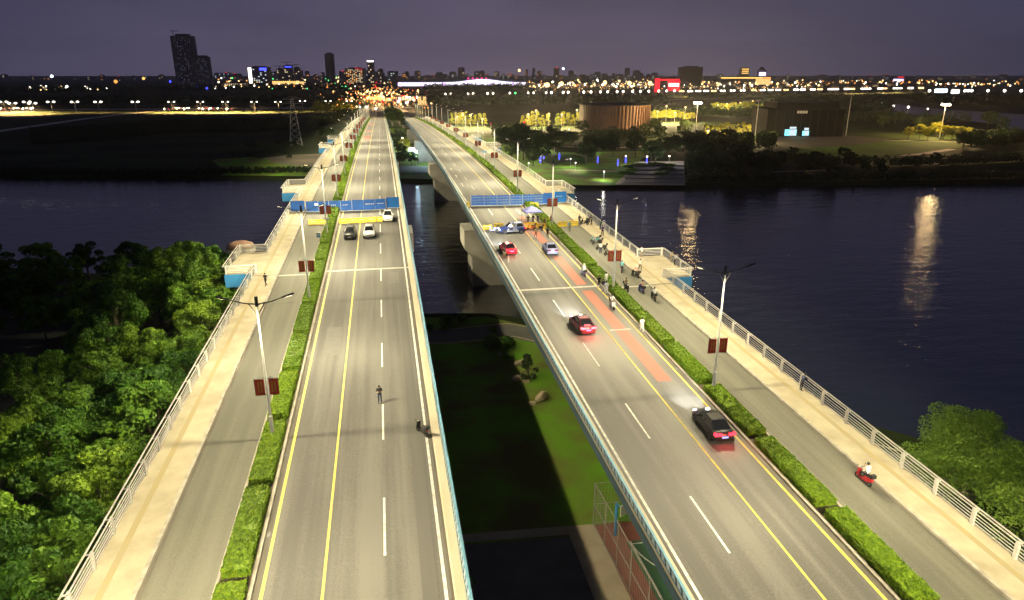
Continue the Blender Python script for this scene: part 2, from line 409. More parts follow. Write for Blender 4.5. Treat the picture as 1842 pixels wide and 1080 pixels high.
# ================================================================== THE SETTING: banks, river, paths
def sheet_with_bank(name, edge, back, m, drop=-2.6, slope=5.0, sgn=1):
    mb = MB()
    top = [(x, y, 0.0) for x, y in edge]; low = [(x, y + sgn * slope, drop) for x, y in edge]
    n = len(edge)
    mb.add(top + [(x, y, 0.0) for x, y in back], [tuple(range(n + len(back)))])
    mb.add(top + low, [(i, i + 1, n + i + 1, n + i) for i in range(n - 1)])
    o = mb.build(name, m, fix=False)
    return tag(o, kind='structure')
def wobble(edge, step=6.0, amp=0.9):
    outp = []
    for (a, b) in zip(edge[:-1], edge[1:]):
        n = max(1, int(math.dist(a, b) / step)) if math.dist(a, b) < 200 else 1
        for i in range(n):
            t = i / n; outp.append((a[0] + (b[0] - a[0]) * t + random.uniform(-amp, amp), a[1] + (b[1] - a[1]) * t + random.uniform(-amp, amp)))
    return outp + [edge[-1]]
near_edge = wobble([(-420, 195), (-150, 168), (-83, 152), (-46, 138), (-20, 118), (6, 106), (16, 104), (30, 92), (42, 72), (50, 60), (62, 48), (90, 35), (320, 5)])
sheet_with_bank('near_bank_ground', near_edge, [(320, -250), (-420, -250)], 'field', sgn=1)
mb = MB(); mb.add([(-4, 47, .015), (46, 40, .015), (38, 74, .015), (27, 91, .015), (15, 102.5, .015), (5, 104, .015), (-6, 104, .015)], [(0, 1, 2, 3, 4, 5, 6)]); tag(mb.build('riverside_lawn', 'lawn', fix=False), kind='structure')
far_edge = wobble([(-22000, 900), (-600, 352), (-150, 304), (-127, 297), (-84, 289), (-37, 277), (7, 262), (19, 257), (69, 241), (109, 231), (160, 225), (233, 217), (800, 170), (22000, -300)])
sheet_with_bank('far_bank_ground', far_edge, [(26000, 26000), (-26000, 26000)], 'field', sgn=-1)
mb = MB(); mb.add([(-2500, -300, -1.2), (2500, -300, -1.2), (2500, 900, -1.2), (-2500, 900, -1.2)], [(0, 1, 2, 3)])
tag(mb.build('river_water', 'river_water', fix=False), kind='structure')
def flat(name, pts, z, m, kind='structure', parent=None):
    mb = MB(); mb.add([(p[0], p[1], z) for p in pts], [tuple(range(len(pts)))])
    o = mb.build(name, m, parent, fix=False)
    return tag(o, kind=kind) if kind else o
def ribbon(name, pts, w, z, m):
    mb = MB(); vs = []
    P = [Vector((p[0], p[1], 0)) for p in pts]
    for i, p in enumerate(P):
        d = (P[min(i + 1, len(P) - 1)] - P[max(i - 1, 0)]).normalized(); n = Vector((-d.y, d.x, 0)) * (w / 2)
        vs += [(p.x + n.x, p.y + n.y, z), (p.x - n.x, p.y - n.y, z)]
    mb.add(vs, [(2 * i, 2 * i + 1, 2 * i + 3, 2 * i + 2) for i in range(len(P) - 1)])
    return tag(mb.build(name, m, fix=False), kind='structure')
flat('grove_floor', [(-19.5, -200), (-19.5, 112), (-46, 131), (-83, 145), (-150, 161), (-400, 186), (-400, -200)], 0.03, 'shaded_grove_soil')  # dark sheet: the unlit grove put into the ground colour
# side channel of the river, upper right
flat('side_channel_water', [G(x, y) for x, y in ((1560, 186), (1600, 187), (1680, 196), (1740, 200), (1842, 206), (1990, 214), (1990, 262), (1842, 240), (1790, 224), (1720, 215), (1660, 211), (1600, 198), (1560, 190))], 0.05, 'river_water')
# near bank
ribbon('riverside_promenade', [(-16, 101), (-10, 98), (8, 95), (17, 96), (24, 90), (34, 74), (44, 56), (60, 40), (90, 26)], 5.2, 0.02, 'dark_paving')
for k, off in enumerate((2.8, -2.8)):
    ribbon('promenade_kerb', [(-16, 101 + off), (-10, 98 + off), (8, 95 + off), (17.5, 96 + off), (25 + off * .6, 90 + off * .8), (35 + off * .8, 74 + off * .6), (45 + off * .8, 56 + off * .6), (61, 40 + off), (91, 26 + off)], 0.35, 0.05, 'tan_paving')
flat('riverside_plaza', [(-60, -200), (16.6, -200), (16.6, 20), (16.0, 46.5), (-60, 52)], 0.02, 'dark_paving')
flat('plaza_edge_paving', [(13.2, 10), (16.8, 10), (16.7, 30), (16.05, 48.0), (-8, 49.4), (-8, 48.4), (13.6, 47.0), (13.4, 30)], 0.03, 'tan_paving')
flat('sports_court_surround', [(16.6, -30), (33, -30), (33, 47.8), (16.1, 47.8)], 0.04, 'court_red')
flat('sports_court', [(18.6, -30), (31, -30), (31, 45.2), (18.0, 45.2)], 0.05, 'court_green')
mb = MB()                                             # white arc and border lines on the court
def arc_line(mb, c, r, a0, a1, w, z, n=24):
    vs = []
    for i in range(n + 1):
        a = a0 + (a1 - a0) * i / n
        vs += [(c[0] + (r - w) * math.cos(a), c[1] + (r - w) * math.sin(a), z), (c[0] + r * math.cos(a), c[1] + r * math.sin(a), z)]
    mb.add(vs, [(2 * i, 2 * i + 1, 2 * i + 3, 2 * i + 2) for i in range(n)])
arc_line(mb, (24.3, 45.2), 6.0, math.pi, 1.75 * math.pi, 0.14, 0.056)
mb.add([(18.9, -30, 0.056), (19.05, -30, 0.056), (18.45, 44.9, 0.056), (18.3, 44.9, 0.056)], [(0, 1, 2, 3)])
mb.add([(18.3, 44.76, 0.057), (31, 44.76, 0.057), (31, 44.9, 0.057), (18.3, 44.9, 0.057)], [(0, 1, 2, 3)])
tag(mb.build('court_markings', 'white_paint', fix=False), kind='structure')
# far bank, left: dirt track, sandy shore
ribbon('dirt_track', [G(-60, 246), G(0, 236), G(70, 226), G(160, 213), G(240, 204), G(312, 197)], 9, 0.05, 'pale_track')
flat('streak_paving', [G(-60, 208), G(20, 205.5), G(64, 201), G(64, 198.5), G(-60, 198.5)], 0.1, 'paving')  # paving added to carry the bright streak of traffic light
flat('sandy_shore', [G(505, 296), G(470, 285), G(520, 279), G(580, 277), G(600, 281), G(588, 296), G(560, 301)], 0.04, 'sand')
flat('shore_grass', [G(395, 300), G(380, 288), G(450, 283), G(590, 300), G(600, 318), G(400, 316)], 0.03, 'lawn')
# far bank, between and right of the bridges
flat('far_shore_lawn', [(-19, 268), (3, 262), (60, 246), (80, 300), (95, 420), (10, 520), (-4, 520), (-19, 400)], 0.03, 'lawn')
flat('far_shore_terrace', [(3.2, 276), (24, 270), (24, 292), (3.2, 296)], 0.5, 'paving')
ribbon('park_footpath', [G(1000, 306), G(1060, 307), G(1110, 309), G(1190, 312)], 2.4, 0.06, 'tan_paving')
ribbon('park_upper_path', [G(905, 262), G(985, 262), G(1080, 268), G(1190, 262)], 4.0, 0.06, 'tan_paving')
flat('park_lawn', [G(1010, 333), G(940, 296), G(1000, 275), G(1170, 272), G(1130, 310), G(1105, 334)], 0.04, 'lawn')
flat('plaza_floor', [G(1105, 333), G(1150, 291), G(1230, 290), G(1232, 334)], 0.05, 'tan_paving')
flat('event_square', [G(1330, 262), G(1370, 243), G(1520, 243), G(1600, 252), G(1540, 262), G(1390, 272)], 0.05, 'square_paving')
flat('oval_lawn', [G(1390, 283), G(1420, 268), G(1530, 262), G(1600, 254), G(1690, 254), G(1740, 262), G(1700, 271), G(1600, 280), G(1480, 288)], 0.06, 'park_grass')
ribbon('oval_path', [G(1590, 252.5), G(1650, 254), G(1720, 256), G(1745, 262)], 3.5, 0.09, 'tan_paving')
ribbon('lit_lawn_path', [G(1625, 281), G(1665, 276.5), G(1712, 269)], 4.5, 0.1, 'tan_paving')
ribbon('shore_path', [G(1650, 297), G(1710, 293), G(1770, 283), G(1900, 276)], 4.0, 0.08, 'tan_paving')
ribbon('lower_shore_path', [G(1390, 310), G(1450, 308), G(1500, 306)], 2.0, 0.08, 'tan_paving')

# ================================================================== THE BRIDGES
BAL = {-1: [(95.0, 106.0), (155, 166), (252, 262), (293, 303)], 1: [(83.8, 94.2), (144, 154.6), (240, 250), (290, 300)]}
Y0, Y1, YEND = -45.0, 515.0, 900.0
def strips(side, sec): return [(mx(side, x), z) for x, z in sec]
ROOT = {}
for side, nm in ((-1, 'left'), (1, 'right')):
    root = empty('road_bridge', (0, 0, 0), 0, 'long %s-hand road bridge with three lanes, hedge strip, cycle lane and pavement' % nm, 'bridge', 'twin bridges over the river')
    ROOT[side] = root
    def strip(name, secs, m, y0=Y0, y1=YEND, step=5.0, parent=root, smooth=False):
        mb = MB()
        for s_ in secs: sweep(mb, strips(side, s_), y0, y1, step)
        return mb.build(name, m, parent)
    strip('deck_slab', [rect(-18.42, 3.34, -0.38, -0.04)], 'concrete', y1=Y1)
    strip('box_girder', [[(-14.2, -2.3), (-0.9, -2.3), (1.3, -0.385), (-16.4, -0.385)]], 'concrete', y1=Y1)
    strip('inner_fascia', [rect(3.345, 3.40, -0.45, 0.26)], 'fascia_dark', y1=Y1)
    strip('outer_fascia', [rect(-18.50, -18.425, -0.8, 0.17)], 'concrete', y1=Y1)
    strip('carriageway', [rect(-8.44, 2.34, -0.04, 0.0)], 'asphalt')
    strip('gutter', [rect(-8.74, -8.443, -0.04, 0.0)], 'gutter')
    strip('gutter', [rect(2.343, 2.52, -0.04, 0.0)], 'gutter')
    strip('cycle_lane', [rect(-15.08, -10.94, -0.04, 0.0)], 'bike_asphalt')
    strip('pavement', [rect(-18.42, -15.36, -0.04, 0.15)], 'pavers')
    strip('tactile_strip', [rect(-17.32, -16.9, 0.151, 0.156)], 'tactile')
    strip('kerb', [rect(-15.355, -15.10, -0.04, 0.165)], 'kerb_stone')
    strip('gutter', [rect(-15.097, -14.86, 0.001, 0.005)], 'gutter')
    strip('kerb', [rect(-8.96, -8.743, -0.04, 0.17)], 'kerb_stone')
    strip('kerb', [rect(-10.935, -10.76, -0.04, 0.17)], 'kerb_stone')
    strip('planting_bed', [rect(-10.757, -8.963, -0.04, 0.10)], 'soil')
    strip('parapet_kerb', [[(2.523, -0.04), (3.34, -0.04), (3.34, 0.29), (2.60, 0.29), (2.523, 0.22)]], 'parapet')
    strip('edge_line', [rect(1.97, 2.17, 0.003, 0.007)], 'white_paint', y0=Y0, y1=600)
    strip('kerbside_line', [rect(-8.34, -8.14, 0.003, 0.007)], 'yellow_paint', y0=Y0, y1=600)
    strip('bus_lane_line', [rect(-4.92, -4.76, 0.003, 0.007)], 'yellow_paint', y0=Y0, y1=600)
    strip('wheel_track', [rect(0.75, 1.62, 0.0008, 0.0022)], 'track_asphalt', y1=500)
    for (xp, yp_, w_, l_) in ((-7.2, 66, 1.6, 7.5), (-.2, 88, 1.3, 5), (-6.1, 141, 2.2, 9), (-3.1, 104, 1.4, 6), (-2.6, 163, 2.0, 12)):
        strip('repair_patch', [rect(xp, xp + w_, 0.0023, 0.0028)], 'patch_asphalt', y0=yp_ + (7 if side > 0 else 0), y1=yp_ + l_ + (7 if side > 0 else 0))
    # broken lane line: each dash its own piece
    ph = 35.6 if side < 0 else 32.1
    far = MB(); k = -4
    while True:
        y = ph + 13.4 * k; k += 1
        if y > 520: break
        if y < Y0 + 2: continue
        mb = MB() if y < 330 else far
        sweep(mb, strips(side, rect(-1.40, -1.25, 0.003, 0.007)), y, y + 5.8, 3)
        if y < 330: mb.build('lane_dash', 'white_paint' if y < 140 else 'worn_white_paint', root)
    tag(far.build('far_lane_dashes', 'worn_white_paint', root), kind='stuff')
    # expansion joints
    for yj in ((94.4, 480.0) if side < 0 else (82.0, 470.0)):
        strip('expansion_joint', [rect(-8.74, 2.52, 0.009, 0.013)], 'joint_steel', y0=yj, y1=yj + 0.55)
        strip('expansion_joint', [rect(-15.08, -10.94, 0.009, 0.013)], 'joint_steel', y0=yj - 0.9, y1=yj - 0.5)
        strip('expansion_joint', [rect(-18.2, -15.36, 0.158, 0.162)], 'dark_metal', y0=yj - 0.9, y1=yj - 0.6)
    # drain gullies beside the hedge kerb
    for k in range(18):
        y = 38.6 + 9.15 * k
        mb = MB(); sweep(mb, strips(side, rect(-8.72, -8.46, 0.002, 0.006)), y, y + 0.45, 1)
        mb.build('drain_gully', 'dark_metal', root)
    # viewing balconies over the water
    for (b0, b1) in BAL[side]:
        mb = MB(); sweep(mb, strips(side, rect(-22.2, -18.51, -0.35, 0.148)), b0, b1, 4); mb.build('balcony_slab', 'pavers', root)
        mb = MB()
        for (ya, yb) in ((b0 - 0.08, b0 - 0.005), (b1 + 0.005, b1 + 0.08)): sweep(mb, strips(side, rect(-22.2, -18.52, -1.7, 0.10)), ya, yb, 4)
        sweep(mb, strips(side, rect(-22.29, -22.21, -1.7, 0.10)), b0 - 0.08, b1 + 0.08, 4)
        mb.build('balcony_fascia', 'blue_panel', root)
        mb = MB(); sweep(mb, strips(side, [(-22.0, -1.65), (-18.52, -1.65), (-18.52, -0.36), (-22.0, -0.36)]), b0 + 0.1, b1 - 0.1, 4); mb.build('balcony_bracket', 'concrete', root)
    # river piers with flared heads
    for yp in (-20, 127, 220, 313, 406, 490):
        z = dz(yp) - 2.32
        mb = MB(); c = mx(side, -7.55)
        hw = 12.0
        prof_ = [(-hw, z), (hw, z), (hw, z - 3.4), (10.6, z - 5.2), (10.6, -5), (-10.6, -5), (-10.6, z - 5.2), (-hw, z - 3.4)]
        prof_ = [(x, zz) for x, zz in prof_] if z - 5.2 > -4 else [(-hw, z), (hw, z), (hw, -5), (-hw, -5)]
        vs = [(c + x, yp - 3.6, zz) for x, zz in prof_] + [(c + x, yp + 3.6, zz) for x, zz in prof_]; n = len(prof_)
        mb.add(vs, [tuple(range(n)), tuple(range(n, 2 * n))] + [(i, (i + 1) % n, n + (i + 1) % n, n + i) for i in range(n)])
        mb.build('pier', 'concrete', root)
# raised ground carrying the far approach
for side in (-1, 1):
    mb = MB(); sweep(mb, strips(side, [(-30, -9.0), (6, -9.0), (3.4, -0.4), (-19.5, -0.4)]), 512, 905, 8)
    tag(mb.build('approach_embankment', 'field'), kind='structure')

# red anti-skid strips
def decks(name, side, secs, y0, y1, m, parent=None):
    mb = MB(); sweep(mb, strips(side, secs), y0, y1, 3)
    return mb.build(name, m, parent or ROOT[side])
for side, lst in ((1, [(54.8, 67.2), (67.8, 80.8), (83.2, 96.5), (104.5, 112), (117, 124)]), (-1, [(285, 318), (345, 362), (420, 452)])):
    for (a, b) in lst: decks('red_surfacing', side, rect(-7.15, -5.75, 0.0015, 0.0055) if side > 0 else rect(-7.6, -5.4, 0.0015, 0.0055), a, b, 'red_surface')
decks('worn_marking', 1, rect(-7.6, -5.2, 0.008, 0.011), 67.3, 67.7, 'worn_white_paint')
# direction arrows worn into the asphalt
def arrow(side, x, y, s=1.0):
    mb = MB(); z = dz(y) + 0.012; z2 = dz(y + 4 * s) + 0.012
    X = mx(side, x)
    mb.add([(X - .1, y, z), (X + .1, y, z), (X + .1, y + 2.6 * s, z2), (X - .1, y + 2.6 * s, z2)], [(0, 1, 2, 3)])
    mb.add([(X - .45, y + 2.6 * s, z2), (X + .45, y + 2.6 * s, z2), (X, y + 4.2 * s, z2)], [(0, 1, 2)])
    mb.build('arrow_marking', 'worn_white_paint', ROOT[side], fix=False)
for y in (158, 171, 184): arrow(1, -1.3 + 1.9, y)
for y in (263, 270): arrow(-1, -6.4, y, 1.4)
arrow(1, -6.6, 126)

# ================================================================== RAILINGS
def poly_tube(mb, P, r, n=6):
    for a, b in zip(P[:-1], P[1:]): mb.tube(a, b, r, n=n, cap=False)
post_me = {}
for side, nm in ((-1, 'left'), (1, 'right')):
    sg = side
    mb = MB()                                           # outer post, local: outward = sign*x
    mb.box(-0.065, 0.065, -0.14, 0.14, 0, 1.12); mb.box(-0.05, 0.05, -0.16, 0.16, 0, 0.12)
    mb.box(min(0, sg * .42), max(0, sg * .42), -0.03, 0.03, 1.02, 1.10); mb.box(-0.07, 0.07, -0.09, 0.09, 1.12, 1.24)
    post_me[side] = mb.mesh('railing_post', 'white_rail')
    root = empty('bridge_railing', (mx(side, -18.15), 0, dz(0)), 0, 'white metal post-and-rail railing along the %s edge of the %s bridge' % (('outer left', 'left') if side < 0 else ('outer right', 'right')), 'railing', 'bridge railings')
    inv = Vector(root.location)
    path = [(-18.15, -40.0)]
    for (b0, b1) in BAL[side]: path += [(-18.15, b0 + .1), (-22.05, b0 + .1), (-22.05, b1 - .1), (-18.15, b1 - .1)]
    path += [(-18.15, 600.0)]
    fine = []
    posts = []
    for a, b in zip(path[:-1], path[1:]):
        L = math.dist(a, b); n = max(1, round(L / 3.25))
        for i in range(n):
            t = i / n; p = (a[0] + (b[0] - a[0]) * t, a[1] + (b[1] - a[1]) * t); fine.append(p)
            d = (b[0] - a[0], b[1] - a[1]); posts.append((p, d))
    fine.append(path[-1])
    def rail(name, h, r, off=0.0):
        mb = MB()
        P = [(mx(side, x) + sg * off - inv.x, y, dz(y) + 0.15 + h - inv.z) for x, y in fine]
        poly_tube(mb, P, r)
        mb.build(name, 'white_rail', root)
    rail('top_rail', 1.10, 0.06, 0.36); rail('handrail', 1.16, 0.05)
    for h in (0.22, 0.44, 0.66, 0.88): rail('rail', h, 0.034)
    far = MB()
    for (x, y), d in posts:
        p = (mx(side, x) - inv.x, y, dz(y) + 0.15 - inv.z)
        if y < 260:
            o = link('post', post_me[side], root, p)
            if abs(d[0]) > abs(d[1]): o.rotation_euler = (0, 0, math.pi / 2)
        else: far.box(p[0] - .06, p[0] + .06, y - .1, y + .1, p[2], p[2] + 1.15)
    tag(far.build('far_posts', 'white_rail', root), kind='stuff')
    # inner blue railing of square panels
    mb = MB(); PW = 1.56
    for k in (0, 1):
        y = k * PW / 2
        mb.box(-.035, .035, y, y + .07, 0, 0.82, 1)
        mb.box(-.012, .012, y + .07, y + .38, 0.12, 0.74, 1)
        mb.box(-.03, .03, y + .38, y + .44, 0, 0.82, 1)
        mb.box(-.028, .028, y + .44, y + PW / 2, 0.40, 0.46, 0)
        mb.box(-.006, .006, y + .44, y + PW / 2, 0.11, 0.82, 2)  # dark plate added to stop light leaking through, drawn as an opening
    mb.box(-.075, .075, 0, PW, 0.82, 0.92, 3); mb.box(-.045, .045, 0, PW, 0.04, 0.11, 0)
    pme = mb.mesh('railing_panel', ['blue_steel', 'pale_steel', 'opening_blocker', 'rail_blue'])
    root = empty('inner_railing', (mx(side, 3.18), 0, dz(0)), 0, 'blue and pale square-panelled steel railing along the inner edge of the %s bridge' % nm, 'railing', 'inner bridge railings')
    inv = Vector(root.location)
    far = MB(); n = 0
    y = -20.0
    while y < 560:
        p = (0, y, dz(y) + 0.29 - inv.z); sl = math.atan((dz(y + PW) - dz(y)) / PW)
        if 24 < y < 290:
            o = link('panel', pme, root, p); o.rotation_euler = (sl, R(8 * -side), 0)
        else:
            far.box(-.06, .06, y, y + PW, p[2] + .82, p[2] + .9); far.box(-.03, .03, y, y + PW, p[2], p[2] + .8)
        y += PW
    tag(far.build('far_panels', 'blue_steel', root), kind='stuff')

# ================================================================== LEAF GEOMETRY
def leaf_cloud(pts, nrm, size, jitter=0.9, aspect=0.62):
    """one small bent quad per point"""
    n = len(pts)
    d = nrm + rng.normal(0, jitter, (n, 3)); d /= np.linalg.norm(d, axis=1, keepdims=True) + 1e-9
    t = np.cross(d, rng.normal(0, 1, (n, 3))); t /= np.linalg.norm(t, axis=1, keepdims=True) + 1e-9
    b = np.cross(d, t)
    s = size * rng.uniform(0.6, 1.25, (n, 1))
    v = np.empty((n, 4, 3))
    v[:, 0] = pts - t * s; v[:, 1] = pts - b * s * aspect + d * s * .15; v[:, 2] = pts + t * s; v[:, 3] = pts + b * s * aspect + d * s * .15
    return v.reshape(-1, 3)
def quad_mesh(name, v, m, extra=None):
    me = bpy.data.meshes.new(name); n = len(v) // 4
    me.vertices.add(len(v)); me.vertices.foreach_set('co', v.astype(np.float32).ravel())
    me.loops.add(4 * n); me.loops.foreach_set('vertex_index', np.arange(4 * n, dtype=np.int32))
    me.polygons.add(n); me.polygons.foreach_set('loop_start', np.arange(0, 4 * n, 4, dtype=np.int32))
    me.materials.append(MATS[m]); me.update(calc_edges=True); me.validate()
    return me
def sphere_pts(n):
    v = rng.normal(0, 1, (n, 3)); return v / np.linalg.norm(v, axis=1, keepdims=True)

def hedge_variant(nleaf, size, L=8.15, W=1.55, H=0.62):
    # clipped box of leaves, slightly uneven
    f = rng.uniform(0, 1, nleaf); P = np.empty((nleaf, 3)); N = np.zeros((nleaf, 3))
    areas = np.array([L * W, L * H, L * H, W * H, W * H]); c = np.cumsum(areas) / areas.sum()
    k = np.searchsorted(c, f); a = rng.uniform(-.5, .5, nleaf); b = rng.uniform(-.5, .5, nleaf)
    for i in range(5):
        q = k == i
        if i == 0: P[q] = np.c_[a[q] * W, b[q] * L, np.full(q.sum(), H)]; N[q] = (0, 0, 1)
        elif i < 3: s = 1 if i == 1 else -1; P[q] = np.c_[np.full(q.sum(), s * W / 2), b[q] * L, (a[q] + .5) * H]; N[q] = (s, 0, 0.2)
        else: s = 1 if i == 3 else -1; P[q] = np.c_[a[q] * W, np.full(q.sum(), s * L / 2), (b[q] + .5) * H]; N[q] = (0, s, 0.2)
    hmap = 0.07 * np.sin(P[:, 1] * 1.9 + rng.uniform(0, 6)) * np.sin(P[:, 0] * 2.6 + rng.uniform(0, 6)) + 0.05 * np.sin(P[:, 1] * 5.1 + rng.uniform(0, 6))
    P[:, 2] += np.where(k == 0, hmap, 0) + rng.normal(0, 0.025, nleaf)
    P[:, :2] += rng.normal(0, 0.03, (nleaf, 2))
    return P, N
HEDGE_NEAR, HEDGE_FAR = [], []
def hedge_mesh(nleaf, size):
    P, N = hedge_variant(nleaf, size)
    me = quad_mesh('hedge', leaf_cloud(P, N, size, 0.8), 'hedge_leaf')
    bm = bmesh.new(); bm.from_mesh(me)
    mt = Matrix.Translation((0, 0, 0.27)) @ Matrix.Diagonal((1.42, 8.0, 0.56, 1))
    bmesh.ops.create_cube(bm, size=1.0, matrix=mt); bm.to_mesh(me); bm.free()
    return me
for i in range(5): HEDGE_NEAR.append(hedge_mesh(8500, 0.062))
for i in range(3): HEDGE_FAR.append(hedge_mesh(1100, 0.17))
for side, nm in ((-1, 'left'), (1, 'right')):
    cnt = 0
    for k in range(-3, 62):
        y = 34.6 + 9.15 * k + 4.575
        if y < 24: continue
        me = random.choice(HEDGE_NEAR if y < 130 else HEDGE_FAR)
        o = link('hedge_block', me, None, (mx(side, -9.86), y, dz(y) + 0.10), math.pi * random.choice((0, 1)), (1, 1, random.uniform(0.88, 1.12)))
        o.rotation_euler.x = math.atan((dz(y + 4) - dz(y - 4)) / 8) * (1 if abs(o.rotation_euler.z) < .1 else -1)
        tag(o, 'clipped green hedge block on the %s bridge, %s from the near end' % (nm, nth(cnt)), 'hedge', 'hedge blocks between road and cycle lane'); cnt += 1

# ================================================================== STREET LAMPS OF THE BRIDGES
def street_light_data(name, power, color, radius=0.18, cut0=0.20, cut1=0.58, cap=4.0, side_far=0.05, outward=0.0):
    """downward luminaire with a wide (batwing) light distribution"""
    ld = bpy.data.lights.new(name, 'POINT'); ld.energy = power; ld.color = color; ld.shadow_soft_size = radius
    ld.use_nodes = True; t = ld.node_tree; L = t.links.new
    e = [n for n in t.nodes if n.type == 'EMISSION'][0]
    g = t.nodes.new('ShaderNodeNewGeometry'); sp = t.nodes.new('ShaderNodeSeparateXYZ'); L(g.outputs['Incoming'], sp.inputs[0])
    def m(op, a, b, c=None, clamp=False):
        n = t.nodes.new('ShaderNodeMath'); n.operation = op; n.use_clamp = clamp
        for i, v in enumerate((a, b, c)):
            if v is None: continue
            if isinstance(v, (int, float)): n.inputs[i].default_value = v
            else: L(v, n.inputs[i])
        return n.outputs[0]
    c = m('MAXIMUM', m('MULTIPLY', sp.outputs['Z'], -1.0), 0.001)
    wing = m('MINIMUM', m('POWER', c, -2.3), cap)
    mr = t.nodes.new('ShaderNodeMapRange'); mr.interpolation_type = 'SMOOTHSTEP'; mr.inputs['From Min'].default_value = cut0; mr.inputs['From Max'].default_value = cut1
    L(c, mr.inputs['Value'])
    sx = m('DIVIDE', m('MULTIPLY', sp.outputs['X'], outward) if outward else m('ABSOLUTE', sp.outputs['X'], 0.0), c)
    mr2 = t.nodes.new('ShaderNodeMapRange'); mr2.interpolation_type = 'SMOOTHSTEP'; mr2.inputs['From Min'].default_value = 1.25; mr2.inputs['From Max'].default_value = 2.3
    mr2.inputs['To Min'].default_value = 1.0; mr2.inputs['To Max'].default_value = side_far
    L(sx, mr2.inputs['Value'])
    L(m('MULTIPLY', m('MULTIPLY', wing, mr.outputs[0]), mr2.outputs[0]), e.inputs['Strength'])
    return ld
LAMP = {s_: street_light_data('bridge_lamp_light', 9000, (1.0, 0.87, 0.545), outward=float(s_)) for s_ in (-1, 1)}   # outward output cut, shaped to keep the left grove dark
def tapered(mb, pts, rs, n=10):
    for (p, q), (r, r2) in zip(zip(pts[:-1], pts[1:]), zip(rs[:-1], rs[1:])): mb.tube(p, q, r, r2, n=n, cap=True)
def lamp_parts():
    P = {}
    mb = MB(); tapered(mb, [(0, 0, 0.1), (0, 0, 11.35)], [0.115, 0.065]); P['pole'] = mb.mesh('pole', 'pole_paint', smooth=False)
    mb = MB(); mb.tube((0, 0, 0), (0, 0, 1.9), 0.17, 0.15, n=12); mb.tube((0, 0, 1.9), (0, 0, 2.0), 0.165, 0.11, n=12); mb.box(-.28, .28, -.28, .28, 0, 0.06); P['base_sleeve'] = mb.mesh('base_sleeve', 'pole_paint')
    mb = MB(); mb.tube((0, 0, 11.0), (0, 0, 11.75), 0.13, 0.13, n=10); P['pole_cap'] = mb.mesh('pole_cap', 'dark_metal')
    mb = MB()
    mb.tube((0.05, 0, 11.15), (0.9, 0, 11.28), 0.055, 0.05, n=6); mb.tube((0.9, 0, 11.28), (2.0, 0, 11.62), 0.05, 0.035, n=6); mb.tube((0.09, 0, 10.4), (0.55, 0, 11.2), 0.04, n=6)
    P['arm'] = mb.mesh('arm', 'arm_grey')
    mb = MB()
    prof_ = [(1.85, -.07, .10), (2.1, -.12, .14), (2.6, -.16, .14), (2.75, -.10, .08)]
    vs = []
    for i, (x, dzz, w) in enumerate(prof_):
        z = 11.60 + (x - 1.85) * 0.28; vs += [(x, -w, z - .03), (x, w, z - .03), (x, w * .7, z + .07), (x, -w * .7, z + .07)]
    fs = [(4 * i + a, 4 * i + (a + 1) % 4, 4 * i + 4 + (a + 1) % 4, 4 * i + 4 + a) for i in range(3) for a in range(4)] + [(0, 1, 2, 3), (12, 13, 14, 15)]
    mb.add(vs, fs); P['lamp_head'] = mb.mesh('lamp_head', 'dark_metal')
    mb = MB(); mb.add([(2.12, -.1, 11.63), (2.12, .1, 11.63), (2.6, .1, 11.76), (2.6, -.1, 11.76)], [(0, 1, 2, 3)]); P['lens'] = mb.mesh('lens', 'e_lens', fix=False)
    mb = MB(); mb.box(.17, .86, -.02, .02, 3.78, 5.08); P['banner'] = mb.mesh('banner', 'banner_red')
    mb = MB()
    for s_ in (-1, 1):
        for j, x0 in enumerate((.34, .56)):
            for q in range(5):
                z = 4.0 + q * .185; y = s_ * .024
                mb.box(x0, x0 + .12, min(0, y), max(0, y), z, z + .135)
    P['lettering'] = mb.mesh('lettering', 'banner_gold')
    mb = MB()
    for z in (3.74, 5.12): mb.tube((.1, 0, z), (.9, 0, z), .022, n=6)
    mb.tube((.89, 0, 3.7), (.89, 0, 5.16), .018, n=6); mb.tube((.1, 0, 5.12), (.35, 0, 5.30), .015, n=5); mb.tube((.35, 0, 5.30), (.6, 0, 5.12), .015, n=5)
    P['banner_frame'] = mb.mesh('banner_frame', 'dark_metal')
    return P
LP = lamp_parts()
def bridge_lamp(side, y, idx, nm):
    pos = (mx(side, -9.9), y, dz(y) + 0.10)
    root = empty('street_lamp', pos, random.uniform(-.02, .02), 'twin-arm street lamp with red banners on the %s bridge, %s pole from the near end' % (nm, nth(idx)) if idx >= 0 else 'twin-arm street lamp standing behind the viewpoint on the %s bridge' % nm, 'street lamp', 'street lamps along the bridges')
    link('pole', LP['pole'], root); link('base_sleeve', LP['base_sleeve'], root); link('pole_cap', LP['pole_cap'], root)
    for rz in (0, math.pi):
        a = link('arm', LP['arm'], root, rz=rz)
        h = link('lamp_head', LP['lamp_head'], root, rz=rz)
        link('lens', LP['lens'], h)
        lo = bpy.data.objects.new('lamp_light', LAMP[side]); col.objects.link(lo); lo.parent = root
        lo.location = (2.35 * math.cos(rz), 0, 11.45)
        if -20 < y < 420:
            b = link('banner', LP['banner'], root, rz=rz)
            link('lettering', LP['lettering'], b); link('banner_frame', LP['banner_frame'], b)
    return root
for side, nm in ((-1, 'left'), (1, 'right')):
    for k in range(-2, 18):
        y = 50.6 + 31.7 * k + (1.4 if side > 0 and k == 0 else 0) - (1.8 if side > 0 and k == 1 else 0)
        bridge_lamp(side, y, k, nm)

